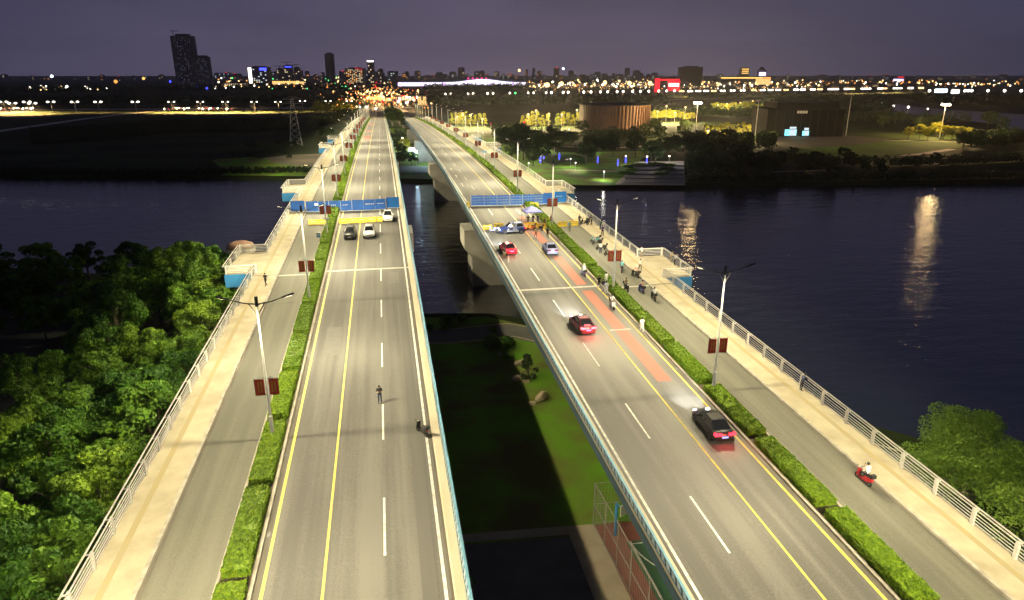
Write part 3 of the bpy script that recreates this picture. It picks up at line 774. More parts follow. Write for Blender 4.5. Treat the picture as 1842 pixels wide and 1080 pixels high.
# ================================================================== TREES
def crown_points(clumps, nleaf):
    tot = sum(r ** 2 for _, r in clumps); P, N = [], []
    for c, r in clumps:
        n = max(6, int(nleaf * r ** 2 / tot)); s = sphere_pts(n); s[:, 2] = np.where(rng.uniform(0, 1, n) < .6, np.abs(s[:, 2]), s[:, 2])
        rad = r * (1 - 0.45 * rng.uniform(0, 1, (n, 1)) ** 2.2); P.append(np.array(c) + s * rad * np.array([1, 1, .82])); N.append(s)
    return np.concatenate(P), np.concatenate(N)
def make_tree(H, W, nleaf, lsize, m, kind='broad', nclump=34):
    clumps = []; th = H * 0.32
    for i in range(nclump):
        if kind == 'broad':
            u = random.random(); z = th + (H - th) * (0.12 + 0.80 * u); env = W * math.sqrt(max(0.05, 1 - ((u - .38) / .72) ** 2))
        elif kind == 'column':
            u = random.random(); z = H * (0.15 + 0.8 * u); env = W * (1.05 - 0.75 * u)
        elif kind == 'cone':
            u = random.random() ** 1.3; z = H * (0.08 + 0.86 * u); env = W * (1.0 - 0.92 * u)
        else:
            u = random.random(); z = H * (0.35 + 0.55 * u); env = W * math.sqrt(max(0.05, 1 - ((u - .35) / .7) ** 2))
        a = random.uniform(0, 2 * math.pi); rr = env * math.sqrt(random.uniform(0.10, 1.0))
        clumps.append(((rr * math.cos(a), rr * math.sin(a), z), W * random.uniform(0.17, 0.33)))
    P, N = crown_points(clumps, nleaf)
    if kind == 'willow':
        k = rng.uniform(0, 1, len(P)) < .55; P[k, 2] -= rng.uniform(0, H * .35, k.sum()); P[:, 2] = np.maximum(P[:, 2], .4)
    cm = quad_mesh('crown', leaf_cloud(P, N, lsize, 0.8), m)
    mb = MB(); top = (0.1, 0.05, H * 0.72)
    tapered(mb, [(0, 0, -0.3), (0.06, 0, th), top], [H * .022 + .05, H * .016 + .03, 0.03], n=7)
    for c, r in clumps[:9]:
        b = (0.06, 0, th * random.uniform(0.9, 1.5)); mb.tube(b, (c[0] * .85, c[1] * .85, c[2] - .1), H * .008 + .02, .02, n=5)
    return cm, mb.mesh('trunk', 'bark')
TREES = {
    'grove': [make_tree(8.2, 3.4, 9000, 0.19, 'leaf', nclump=40) for _ in range(5)],
    'tall': [make_tree(12.5, 3.6, 11000, 0.19, 'leaf', nclump=44) for _ in range(3)],
    'willow': [make_tree(7.5, 4.4, 12000, 0.15, 'willow_leaf', 'willow', 44) for _ in range(2)],
    'park': [make_tree(8.0, 3.6, 3000, 0.27, 'dark_leaf') for _ in range(4)],
    'gold': [make_tree(9.5, 2.5, 2200, 0.28, 'lamplit_leaf', 'column') for _ in range(3)],
    'goldround': [make_tree(8.0, 3.4, 2400, 0.28, 'lamplit_leaf') for _ in range(3)],
    'cone': [make_tree(3.4, 1.5, 1500, 0.13, 'dark_leaf', 'cone', 16)],
}
def tree(kind, x, y, s, label, group, name='tree', z=0.0, sz=None):
    cm, tm = random.choice(TREES[kind])
    root = empty(name, (x, y, z), random.uniform(0, 6.28), label, 'tree', group)
    root.scale = (s, s, sz or s * (.78 if kind == 'willow' else 1))
    link('crown', cm, root); link('trunk', tm, root)
    return root
# grove below the left bridge: front row along the railing told apart, the rest share a label
front, rest = [], []
for i in range(24):
    y = 22 + i * 5.0 + random.uniform(-1.2, 1.2); front.append((-22.8 + random.uniform(-1.6, .5), y))
for gy in range(20):
    for gx in range(12):
        x = -29 - gx * 6.6 + random.uniform(-2.2, 2.2); y = 18 + gy * 6.2 + random.uniform(-2.2, 2.2)
        if math.hypot((x + 52) / 10, (y - 92) / 10) < 1: continue
        if y > 150 - abs(x) * 0.12 or y > 132 + (-30 - x) * .3: continue
        v_ = Vector((x, y, 7 - CAM_H)); zc_ = v_.dot(vF); qx = 921 + FPX * v_.dot(vR) / zc_; qy = 540 - FPX * v_.dot(vU) / zc_
        if qx < -70 or qy > 1190: continue
        rest.append((x, y))
for i, (x, y) in enumerate(front):
    if y > 116: continue
    zt = dz(y) - 1.4 if y < 84 else dz(y) - 0.2
    s = min(1.2, zt / 8.2) * random.uniform(0.85, 1.05)
    if 98 < y < 114: tree('tall', x - 4.5, y, random.uniform(.86, 1.0), 'tall leafy green tree beside the left railing, %s tree of the front row' % nth(i), 'front row of the left grove')
    else: tree('grove', x, y, s, 'leafy green tree beside the left railing, %s tree of the front row' % nth(i), 'front row of the left grove')
random.shuffle(rest)
for (x, y) in rest:
    hi = 1.0 if y < 70 else 0.92
    if x > -40 and y > 88 and random.random() < .45: tree('tall', x, y, random.uniform(.72, .95), 'tall leafy tree in the dark wood left of the bridges', 'trees deep in the left grove')
    else: tree('grove', x, y, hi * random.uniform(.72, 1.08), 'leafy tree in the dark wood left of the bridges', 'trees deep in the left grove')
# bank below the right-hand railing: willows
for i, (x, y, s) in enumerate(((50.5, 46, 1.0), (55.5, 50.5, .95), (57, 43, .92), (62, 45, .85), (52, 38.5, .95))):
    tree('willow', x, y, s, 'drooping willow beside the river at lower right, %s of the clump' % nth(i), 'willows beside the right bridge', 'willow_tree')
# shrubs, boulders between the bridges
def shrub_mesh(r, n, m, ls):
    cl = [((random.uniform(-.6, .6) * r, random.uniform(-.6, .6) * r, r * random.uniform(.35, .75)), r * random.uniform(.45, .65)) for _ in range(9)]
    P, N = crown_points(cl, n); P[:, 2] = np.maximum(P[:, 2], 0.03)
    return quad_mesh('shrub', leaf_cloud(P, N, ls, .7), m)
SHRUB = [shrub_mesh(1.3, 1800, 'leaf', 0.11) for _ in range(3)]
for (x, y, s, lab) in ((8, 99, 1.25, 'round shrub in the dark by the waterline between the bridges'), (10.8, 101, .9, 'smaller shrub near the water between the bridges'), (5.2, 97.5, .7, 'low shrub close to the left bridge by the waterline'),
                       (13.8, 89.5, 1.2, 'leafy shrub on the lawn edge beside the promenade'), (15.6, 89, 1.1, 'bushy shrub under the right bridge edge beside the promenade'), (14.6, 95.5, .6, 'small shrub at the promenade corner'), (3.9, 42, .8, 'shrub in the shadow beside the left bridge'), (15.5, 85.6, .5, 'tiny plant beside the upper flat rock')):
    tag(link('shrub', random.choice(SHRUB), None, (x, y, 0), random.uniform(0, 6), s), lab, 'shrub', 'shrubs between the bridges')
tree('cone', 16.6, 78.4, 1.0, 'dark conical evergreen between the boulders on the lawn', None, 'evergreen_tree')
def boulder(x, y, sx, sy, sz, lab, seed):
    bm = bmesh.new(); bmesh.ops.create_icosphere(bm, subdivisions=3, radius=1)
    r_ = random.Random(seed); ks = [(Vector((r_.gauss(0, 1), r_.gauss(0, 1), r_.gauss(0, 1))).normalized(), r_.uniform(.55, .85)) for _ in range(9)]
    for v in bm.verts:
        for d, h in ks:
            e = v.co.dot(d) - h
            if e > 0: v.co -= d * e * .9
        v.co = Vector((v.co.x * sx, v.co.y * sy, (v.co.z + .45) * sz))
    me = bpy.data.meshes.new('boulder'); bm.to_mesh(me); bm.free(); me.materials.append(MATS['rock'])
    tag(link('boulder', me, None, (x, y, 0), r_.uniform(0, 1)), lab, 'rock', 'boulders on the lawn')
boulder(16.6, 83.2, 1.25, .55, .4, 'long flat tan boulder near the promenade', 1)
boulder(14.9, 78.0, 1.0, .6, .45, 'tan boulder at the shadow edge left of the evergreen', 2)
boulder(16.1, 77.2, .55, .4, .3, 'small tan stone in front of the evergreen', 3)
boulder(17.0, 72.2, 1.0, .7, .72, 'pointed tan boulder standing alone on the lawn', 4)
boulder(15.6, 71.2, .6, .45, .3, 'low tan stone beside the pointed boulder', 5)
boulder(14.2, 86.2, .35, .3, .4, 'small upright pale stone by the shrubs', 6)
# ball court fence
root = empty('court_fence', (16.0, 47.5, 0), 0, 'tall dark wire mesh fence around the sports court', 'fence')
fpath = [(0, 0.4), (.25, -8), (.55, -18), (.9, -28), (1.2, -38)]
mesh_w = MB()
pts = []
for a, b in zip(fpath[:-1], fpath[1:]):
    for i in range(3): pts.append((a[0] + (b[0] - a[0]) * i / 3, a[1] + (b[1] - a[1]) * i / 3))
pts.append(fpath[-1])
back = [(x, 0.4) for x in (3, 6, 9, 12, 15)]
pm = MB(); pm.tube((0, 0, 0), (0, 0, 4.2), .05, n=6); pm = pm.mesh('post', 'wire_grey')
for x, y in pts + back: link('post', pm, root, (x, y, 0))
for z, nm_ in ((0.15, 'bottom_rail'), (2.1, 'middle_rail'), (4.15, 'top_rail')):
    mb = MB(); poly_tube(mb, [(x, y, z) for x, y in pts], .035, 5); poly_tube(mb, [(x, y, z) for x, y in [pts[0]] + back], .035, 5); mb.build(nm_, 'wire_grey', root)
for line in (pts, [pts[0]] + back):
    for a, b in zip(line[:-1], line[1:]):
        L = math.dist(a, b); n = int(L / .3)
        for i in range(n):
            p = (a[0] + (b[0] - a[0]) * i / n, a[1] + (b[1] - a[1]) * i / n); mesh_w.tube((p[0], p[1], .15), (p[0], p[1], 4.1), .007, n=3, cap=False)
        for j in range(13): mesh_w.tube((a[0], a[1], .3 + j * .3), (b[0], b[1], .3 + j * .3), .007, n=3, cap=False)
tag(mesh_w.build('wire_mesh', 'wire_grey', root, fix=False), kind='stuff')
# a basketball hoop half hidden below the right bridge
root = empty('basketball_hoop', (17.4, 46.2, 0), R(30), 'basketball hoop with blue padded post beside the right bridge', 'hoop')
mb = MB(); mb.tube((0, 0, 0), (0, 0, 3.2), .12, n=8); mb.tube((0, 0, 3.0), (0, -1.1, 3.3), .07, n=6); mb.build('post', 'blue_panel', root)
mb = MB(); mb.box(-.9, .9, -1.2, -1.15, 2.9, 3.95); mb.build('backboard', 'white_rail', root)
mb = MB()
for i in range(12):
    a, b = 2 * math.pi * i / 12, 2 * math.pi * (i + 1) / 12
    mb.tube((.23 * math.cos(a), -1.45 + .23 * math.sin(a), 3.05), (.23 * math.cos(b), -1.45 + .23 * math.sin(b), 3.05), .02, n=4)
mb.build('rim', 'cone_orange', root)

# round stone mooring head rising beyond the first left balcony
root = empty('mooring_head', (-23.6, 113.5, -3), 0, 'brown domed round pier head beyond the first left balcony', 'pier head')
mb = MB(); mb.lathe([(1.9, 0), (1.7, 12.6), (2.3, 12.9), (2.3, 13.5)], n=18); mb.build('shaft', 'concrete', root)
mb = MB(); mb.lathe([(2.15, 13.5), (2.0, 14.1), (1.2, 14.45), (.2, 14.55)], n=18); mb.build('dome', 'bronze_cladding', root, smooth=True)

# ================================================================== VEHICLES
def car(name, kind, paint, loc, rz, label, lights=None, plate='white_rail', roof=None, extras=None):
    """nose towards local +y, origin on the road below the middle"""
    P = dict(sedan=dict(L=4.75, W=.92, hood=.95, boot=1.02, belt=.93, roof=1.46, c0=-1.75, r0=-.95, r1=.35, c1=1.25, zb=.2),
             suv=dict(L=4.6, W=.94, hood=1.06, boot=1.1, belt=1.06, roof=1.70, c0=-2.12, r0=-1.75, r1=.25, c1=1.05, zb=.24),
             pickup=dict(L=5.2, W=.95, hood=1.10, boot=1.05, belt=1.08, roof=1.80, c0=-.75, r0=-.6, r1=.75, c1=1.45, zb=.26))[kind]
    root = empty(name, loc, rz, label, 'car', 'vehicles on the bridges')
    L, W = P['L'] / 2, P['W']
    # lower body: rings along the length
    st = [(-L, .72, .34, .70, .78), (-L + .12, .86, .24, .82, P['boot'] - .06), (-L + .5, .97, .2, .9, P['boot']), (P['c0'], 1.0, P['zb'], .95, P['belt'] + .02), (0, 1.0, P['zb'], .95, P['belt'] + .02),
          (P['c1'], 1.0, P['zb'], .93, P['hood'] + .02), (L - .75, .97, .2, .86, P['hood'] - .06), (L - .2, .88, .22, .74, P['hood'] - .20), (L, .70, .32, .60, .68)]
    mb = MB(); vs = []
    for (y, w, zb, zm, zt) in st:
        w *= W; vs += [(-w * .9, y, zb), (-w, y, zb + .14), (-w, y, zm * .62), (-w * .97, y, min(zm, zt)), (-w * .82, y, zt), (0, y, zt + .025), (w * .82, y, zt), (w * .97, y, min(zm, zt)), (w, y, zm * .62), (w, y, zb + .14), (w * .9, y, zb)]
    n = 11; fs = [(j * n + i, j * n + i + 1, (j + 1) * n + i + 1, (j + 1) * n + i) for j in range(len(st) - 1) for i in range(n - 1)]
    fs += [(j * n, (j + 1) * n, (j + 1) * n + n - 1, j * n + n - 1) for j in range(len(st) - 1)]
    fs += [tuple(range(n)), tuple(range((len(st) - 1) * n, len(st) * n))]
    mb.add(vs, fs); body = mb.build('body', paint, root, smooth=True)
    body.data.polygons.foreach_set('use_smooth', [len(p.vertices) == 4 for p in body.data.polygons])
    # cabin
    zb, zr = P['belt'], P['roof']; wb, wr = W * .86, W * .68
    c0, r0, r1, c1 = P['c0'], P['r0'], P['r1'], P['c1']
    lo = [(-wb, c0, zb), (wb, c0, zb), (wb, c1, zb - .02), (-wb, c1, zb - .02)]; hi = [(-wr, r0, zr), (wr, r0, zr), (wr, r1, zr), (-wr, r1, zr)]
    mb = MB(); mb.add(lo + hi, [(0, 1, 5, 4), (1, 2, 6, 5), (2, 3, 7, 6), (3, 0, 4, 7), (4, 5, 6, 7), (3, 2, 1, 0)]); cab = mb.build('cabin', roof or paint, root)
    bm = bmesh.new(); bm.from_mesh(cab.data); bmesh.ops.bevel(bm, geom=[e for e in bm.edges if all(v.co.z > zb + .1 for v in e.verts)], offset=.10, segments=3, affect='EDGES'); bm.to_mesh(cab.data); bm.free()
    def pane(nm, q, off):
        c = [Vector(p) for p in q]; nrm = (c[1] - c[0]).cross(c[3] - c[0]).normalized()
        if nrm.dot(Vector(off)) < 0: nrm = -nrm
        m_ = sum(c, Vector()) / 4
        a = [m_ + (p - m_) * .90 + nrm * .012 for p in c]; b_ = [p - nrm * .03 for p in a]
        mb = MB(); mb.add(a + b_, [(0, 1, 2, 3), (4, 5, 6, 7), (0, 1, 5, 4), (1, 2, 6, 5), (2, 3, 7, 6), (3, 0, 4, 7)]); return mb.build(nm, 'glass_dark', root)
    V = lo + hi
    pane('windscreen', (V[2], V[3], V[7], V[6]), (0, 1, .3)); pane('rear_window', (V[0], V[1], V[5], V[4]), (0, -1, .3))
    def lerp(a, b, t): return tuple(a[i] + (b[i] - a[i]) * t for i in range(3))
    for s_, (a, b, c_, d) in ((1, (V[1], V[2], V[6], V[5])), (-1, (V[0], V[3], V[7], V[4]))):
        for t0, t1 in ((.03, .49), (.53, .97)): pane('side_window', (lerp(a, b, t0), lerp(a, b, t1), lerp(d, c_, t1), lerp(d, c_, t0)), (s_, 0, .3))
    # wheels
    for sx in (-1, 1):
        for y in (-L + .88, L - .92):
            mb = MB(); mb.lathe([(.20, -.10), (.31, -.11), (.335, -.07), (.335, .07), (.31, .11), (.20, .10)], axis='x', n=18); w = mb.build('wheel', 'rubber', root, loc=(sx * (W - .09), y, .335))
            mb = MB(); mb.lathe([(.03, .09), (.21, .105), (.21, .06)], axis='x', n=14); link('rim', mb.mesh('rim', 'chrome'), w, (0, 0, 0), 0 if sx > 0 else math.pi)
            mb = MB(); mb.lathe([(.40, -.01), (.40, .0)], axis='x', n=18); link('wheel_arch', mb.mesh('wheel_arch', 'rubber'), root, (sx * (W - .0005), y, .36))
        mb = MB(); mb.box(min(sx * W * .9, sx * (W + .14)), max(sx * W * .9, sx * (W + .14)), c1 - .45, c1 - .28, zb + .0, zb + .14); mb.build('mirror', paint, root)
        on = lights in ('on', 'brake')
        mb = MB(); mb.ball((sx * W * .62, L - .13, .70), .14, sq=(1.3, .9, .55)); mb.build('headlight', 'e_head' if on else 'chrome', root)
        mb = MB(); mb.box(sx * W * .62 - .28, sx * W * .62 + .28, -L - .02, -L + .28, .74, .95); mb.build('tail_light', ('e_brake' if lights == 'brake' else 'e_tail') if on else 'paint_darkred', root)
        if on:
            sl = bpy.data.lights.new('headlight_beam', 'SPOT'); sl.energy = 5500; sl.spot_size = R(50); sl.spot_blend = .9; sl.color = (.92, .96, 1); sl.shadow_soft_size = .08
            lo_ = bpy.data.objects.new('headlight_beam', sl); col.objects.link(lo_); lo_.parent = root; lo_.location = (sx * W * .62, L + .12, .72); lo_.rotation_euler = (R(90 - 4.5), 0, 0)
    if lights:
        rl = bpy.data.lights.new('tail_glow', 'POINT'); rl.energy = 260 if lights == 'brake' else 130; rl.color = (1, .05, .06); rl.shadow_soft_size = .3
        ro = bpy.data.objects.new('tail_glow', rl); col.objects.link(ro); ro.parent = root; ro.location = (0, -L - .35, .85)
    if lights == 'brake':
        mb = MB(); mb.box(-.3, .3, c0 - .04, c0 + .05, zb + .05, zb + .12); mb.build('brake_light', 'e_brake', root)
    mb = MB(); mb.box(-.26, .26, -L - .02, -L + .02, .55, .70); mb.build('number_plate', 'e_plate' if lights else plate, root)  # lit rear plate glows itself: its lamplight is put into the material
    mb = MB(); mb.box(-.26, .26, L - .02, L + .015, .40, .53); mb.build('number_plate', plate, root)
    mb = MB(); mb.box(-.48, .48, L - .07, L + .004, .55, .66); mb.build('grille', 'rubber', root)
    for y, nm_ in ((L - .13, 'front_bumper'), (-L + .10, 'rear_bumper')):
        mb = MB(); mb.box(-W * .84, W * .84, y - .10, y + .10, .26, .44); mb.build(nm_, 'rubber' if kind != 'sedan' else paint, root)
    if kind == 'pickup':
        mb = MB(); mb.box(-W * .78, W * .78, -L + .2, c0 - .12, P['boot'] + .02, P['boot'] + .06); mb.build('load_bed', 'rubber', root)
    if extras == 'lightbar':
        mb = MB(); mb.box(-.55, .55, -.28, -.05, zr + .02, zr + .14); mb.build('light_bar', 'paint_navy', root)
        for sx in (-1, 1):
            mb = MB(); mb.box(min(sx * W * 1.003, sx * W * 1.01), max(sx * W * 1.003, sx * W * 1.01), -1.5, 1.3, .30, .52); mb.build('white_stripe', 'paint_white', root)
            for y in (-.75, -.35, .6):
                mb = MB(); mb.box(min(sx * W * 1.003, sx * W * 1.012), max(sx * W * 1.003, sx * W * 1.012), y, y + .3, .58, .86); mb.build('door_lettering', 'paint_white', root)
    return root
def on(side, X, y): return (X, y, dz(y) + 0.002)
car('parked_suv', 'suv', 'paint_darkgrey', on(-1, -6.2, 113.6), math.pi, 'dark grey car facing the camera by the hedge on the left bridge')
car('parked_car', 'suv', 'paint_white', on(-1, -3.1, 113.8), math.pi, 'white car facing the camera beside the dark grey car')
car('pickup_truck', 'pickup', 'paint_white', on(-1, 0.1, 125.2), math.pi, 'white pickup truck parked at the end of the yellow barriers')
car('police_suv', 'suv', 'paint_navy', on(1, 20.7, 112.2), R(90), 'dark blue and white patrol car parked across the lane with headlights on', 'on', roof='paint_silver', extras='lightbar')
car('red_car', 'sedan', 'paint_red', on(1, 17.9, 100.4), R(6), 'bright red car near the inner railing of the right bridge', 'on')
car('silver_car', 'sedan', 'paint_silver', on(1, 24.3, 99.2), R(-4), 'silver blue car stopped in the hedge-side lane of the right bridge')
car('dark_red_car', 'sedan', 'paint_darkred', on(1, 20.6, 68.6), R(2), 'dark sedan with blazing red brake lights in the middle lane', 'brake')
car('black_car', 'sedan', 'paint_black', on(1, 25.1, 45.9), R(-2), 'black sedan with lit tail lights and white number plate close to the hedge', 'on')

# scooters
def make_scooter(paint):
    root = empty('scooter')
    for y in (-.62, .62):
        mb = MB(); mb.lathe([(.13, -.05), (.21, -.055), (.23, 0), (.21, .055), (.13, .05)], axis='x', n=14); w = mb.build('wheel', 'rubber', root, loc=(0, y, .23))
        mb = MB(); mb.lathe([(.03, -.06), (.12, -.055), (.12, .055), (.03, .06)], axis='x', n=10); link('rim', mb.mesh('rim', 'chrome'), w)
    mb = MB(); vs = []
    for (y, w, a, b) in ((-.85, .09, .52, .66), (-.55, .16, .36, .74), (-.15, .15, .30, .70), (.0, .13, .26, .36), (.32, .13, .26, .36), (.45, .12, .34, .55), (.62, .09, .50, .80)):
        vs += [(-w, y, a), (w, y, a), (w * .8, y, b), (-w * .8, y, b)]
    mb.add(vs, [(4 * i + k, 4 * i + (k + 1) % 4, 4 * i + 4 + (k + 1) % 4, 4 * i + 4 + k) for i in range(6) for k in range(4)] + [(0, 1, 2, 3), (24, 25, 26, 27)]); mb.build('body', paint, root)
    mb = MB(); mb.box(-.14, .14, -.82, -.08, .74, .82); mb.build('seat', 'rubber', root)
    mb = MB(); mb.add([(-.2, .50, .36), (.2, .50, .36), (.17, .40, .95), (-.17, .40, .95), (-.2, .55, .36), (.2, .55, .36), (.17, .47, .95), (-.17, .47, .95)], [(0, 1, 2, 3), (4, 5, 6, 7), (0, 1, 5, 4), (1, 2, 6, 5), (2, 3, 7, 6), (3, 0, 4, 7)]); mb.build('leg_shield', paint, root)
    mb = MB(); mb.tube((0, .62, .25), (0, .42, 1.0), .03, n=6); mb.tube((-.33, .38, 1.03), (.33, .38, 1.03), .02, n=6); mb.build('handlebar', 'dark_metal', root)
    mb = MB(); mb.ball((0, .52, .93), .085); mb.build('headlight', 'white_rail', root)
    mb = MB(); mb.box(-.07, .07, -.89, -.84, .6, .68); mb.build('tail_light', 'paint_red', root)
    for sx in (-1, 1):
        mb = MB(); mb.tube((sx * .24, .38, 1.03), (sx * .3, .42, 1.22), .01, n=4); mb.ball((sx * .32, .42, 1.24), .055, sq=(1, .3, .7)); mb.build('mirror', 'dark_metal', root)
    mb = MB(); mb.box(-.16, .16, -.98, -.72, .84, 1.10); mb.build('top_box', 'rubber', root)
    return root
SCO = {}
def scooter(paint, loc, rz, label, name='scooter'):
    if paint not in SCO:
        o = make_scooter(paint); SCO[paint] = o
    else: o = copy_tree(SCO[paint])
    o.name = name; o.location = loc; o.rotation_euler = (0, 0, rz)
    return tag(o, label, 'scooter', 'scooters on the bridges')

# ================================================================== PEOPLE
def person_mesh(pose):
    """one skinned figure, feet at z = 0, facing local +y; material slots: skin, top, trousers, shoes"""
    hip = .92; sw = .0
    J = {'pel': (0, 0, .93), 'wai': (0, .0, 1.10), 'che': (0, .01, 1.33), 'nec': (0, .01, 1.50), 'hea': (0, .03, 1.60), 'top': (0, .02, 1.73)}
    def both(k, p): J[k + 'l'] = (-p[0], p[1], p[2]); J[k + 'r'] = p
    both('hip', (.10, 0, .90)); both('kne', (.11, .02, .50)); both('ank', (.11, -.01, .09)); both('toe', (.13, .17, .04))
    both('sho', (.19, 0, 1.42)); both('elb', (.25, -.02, 1.13)); both('wri', (.26, .06, .88)); both('pal', (.26, .08, .80))
    if pose == 'walk':
        J['knel'] = (-.10, .16, .52); J['ankl'] = (-.10, .22, .10); J['toel'] = (-.11, .40, .06)
        J['kner'] = (.10, -.04, .50); J['ankr'] = (.10, -.28, .14); J['toer'] = (.11, -.13, .05)
        J['elbl'] = (-.25, -.14, 1.16); J['wril'] = (-.25, -.10, .91); J['pall'] = (-.25, -.07, .83)
        J['elbr'] = (.25, .10, 1.14); J['wrir'] = (.24, .26, .94); J['palr'] = (.23, .31, .87)
    if pose == 'phone':
        for s_, k in ((-1, 'l'), (1, 'r')): J['elb' + k] = (s_ * .24, .04, 1.14); J['wri' + k] = (s_ * .10, .26, 1.20); J['pal' + k] = (s_ * .06, .32, 1.24)
        J['hea'] = (0, .06, 1.59); J['top'] = (0, .08, 1.72)
    if pose == 'lean':
        for k in ('wai', 'che', 'nec', 'hea', 'top'): x, y, z = J[k]; J[k] = (x, y + (z - .93) * .35, z - (z - .93) * .05)
        for s_, k in ((-1, 'l'), (1, 'r')): J['sho' + k] = (s_ * .19, .17, 1.39); J['elb' + k] = (s_ * .27, .34, 1.20); J['wri' + k] = (s_ * .16, .52, 1.14); J['pal' + k] = (s_ * .12, .60, 1.14)
    if pose == 'ride':
        for k in ('pel', 'wai', 'che', 'nec', 'hea', 'top'): x, y, z = J[k]; J[k] = (x, y + (z - .93) * .12 - .30, z - .04)
        for s_, k in ((-1, 'l'), (1, 'r')):
            J['hip' + k] = (s_ * .11, -.28, .86); J['kne' + k] = (s_ * .17, .14, .80); J['ank' + k] = (s_ * .15, .16, .40); J['toe' + k] = (s_ * .15, .34, .36)
            J['sho' + k] = (s_ * .19, -.24, 1.37); J['elb' + k] = (s_ * .28, .02, 1.16); J['wri' + k] = (s_ * .28, .28, 1.07); J['pal' + k] = (s_ * .28, .36, 1.05)
    Rd = dict(pel=.155, wai=.135, che=.165, nec=.06, hea=.095, top=.075, hip=.10, kne=.062, ank=.042, toe=.035, sho=.072, elb=.045, wri=.03, pal=.032)
    E = [('pel', 'wai', 1), ('wai', 'che', 1), ('che', 'nec', 1), ('nec', 'hea', 0), ('hea', 'top', 0)]
    for k in 'lr': E += [('pel', 'hip' + k, 2), ('hip' + k, 'kne' + k, 2), ('kne' + k, 'ank' + k, 2), ('ank' + k, 'toe' + k, 3), ('che', 'sho' + k, 1), ('sho' + k, 'elb' + k, 1), ('elb' + k, 'wri' + k, 0), ('wri' + k, 'pal' + k, 0)]
    V = dict(J)
    for s_, k in ((-1, 'l'), (1, 'r')):                          # five fingers, thumb from the side of the palm
        p = Vector(J['pal' + k]); d = (p - Vector(J['wri' + k])).normalized(); side = d.cross(Vector((0, 0, 1)) if abs(d.z) < .8 else Vector((1, 0, 0))).normalized()
        for f_, (o, ln) in enumerate(((-.027, .060), (-.009, .075), (.009, .070), (.027, .055))):
            V['f%d%s' % (f_, k)] = tuple(p + side * o + d * ln); E.append(('pal' + k, 'f%d%s' % (f_, k), 0)); Rd['f%d' % f_] = .010
        V['th' + k] = tuple(p + side * .05 + d * .015); E.append(('pal' + k, 'th' + k, 0)); Rd['th'] = .011
    names = list(V); idx = {n_: i for i, n_ in enumerate(names)}
    me = bpy.data.meshes.new('skel'); me.from_pydata([V[n_] for n_ in names], [(idx[a], idx[b]) for a, b, _ in E], [])
    o = bpy.data.objects.new('skel', me); col.objects.link(o)
    md = o.modifiers.new('s', 'SKIN'); md.use_smooth_shade = True
    for n_ in names:
        key = n_ if n_ in Rd else n_[:-1]; r = Rd[key]; sv = me.skin_vertices[0].data[idx[n_]]
        sv.radius = (r, r * (.72 if key in ('wai', 'che', 'pel') else 1.0)); sv.use_root = (n_ == 'pel')
    o.modifiers.new('d', 'SUBSURF').levels = 1
    dg = bpy.context.evaluated_depsgraph_get(); res = bpy.data.meshes.new_from_object(o.evaluated_get(dg))
    bpy.data.objects.remove(o)
    seg = [(Vector(V[a]), Vector(V[b]), m_) for a, b, m_ in E]
    mi = []
    for p in res.polygons:
        c = p.center; best = (9, 0)
        for a, b, m_ in seg:
            t = max(0, min(1, (c - a).dot(b - a) / max(1e-6, (b - a).length_squared))); dd = (c - (a + (b - a) * t)).length
            if dd < best[0]: best = (dd, m_)
        mi.append(best[1])
    res.materials.clear()
    for m_ in ('skin', 'cloth_white', 'cloth_black', 'rubber'): res.materials.append(MATS[m_])
    res.polygons.foreach_set('material_index', mi); res.polygons.foreach_set('use_smooth', [True] * len(mi))
    hm = MB(); hx, hy, hz = V['hea']
    hm.ball((hx, hy - .02, hz + .075), .115, n=10, k=7, sq=(.92, 1.0, .95)); hmm = hm.mesh('hair', 'hair', smooth=True)
    fm = MB(); fm.ball((hx, hy + .105, hz + .02), .02, n=6, k=4)                        # nose
    for sx in (-1, 1): fm.ball((hx + sx * .095, hy + .0, hz + .03), .03, n=6, k=4, sq=(.4, .8, 1))
    for sx in (-1, 1): fm.ball((hx + sx * .036, hy + .088, hz + .055), .013, n=6, k=4, mi=1)
    fm.box(hx - .028, hx + .028, hy + .085, hy + .099, hz - .032, hz - .024, mi=1)
    fmm = fm.mesh('face', ['skin', 'hair'], smooth=True)
    return res, hmm, fmm
POSE = {p: person_mesh(p) for p in ('stand', 'walk', 'phone', 'lean', 'ride')}
PVAR = {}
HELM = MB(); HELM.ball((0, 0, 0), .15, n=12, k=8, sq=(.95, 1.05, .95)); HELM = {c: HELM.mesh('helmet', c, smooth=True) for c in ('white_rail', 'rubber', 'paint_red')}
def person(pose, top, legs, loc, rz, label, helmet=None, s=1.0):
    key = (pose, top, legs)
    if key not in PVAR:
        m_ = POSE[pose][0].copy(); m_.materials[1] = MATS['cloth_' + top]; m_.materials[2] = MATS['cloth_' + legs]; PVAR[key] = m_
    root = empty('person', loc, rz, label, 'person', 'people on the bridges'); root.scale = (s,) * 3
    link('body', PVAR[key], root); link('face', POSE[pose][2], root)
    if helmet:
        h = POSE[pose][1]; c = sum((v.co for v in h.vertices), Vector()) / len(h.vertices); link('helmet', HELM[helmet], root, c)
    else: link('hair', POSE[pose][1], root)
    return root
def rider(paint, X, y, rz, top, legs, label, slabel, helmet=None, side=1):
    z = dz(y) + .002
    scooter(paint, (X, y, z), rz, slabel)
    person('ride', top, legs, (X, y, z + .02), rz, label, helmet)
def pv(X): return 0.15 if (X < -15.4 or X > 33.7) else 0.0
def stand(pose, X, y, rz, top, legs, label, helmet=None):
    person(pose, top, legs, (X, y, dz(y) + pv(X) + .005), rz, label, helmet)
stand('phone', -1.55, 55.0, R(180), 'black', 'navy', 'person in black looking down at a phone in the middle of the left bridge')
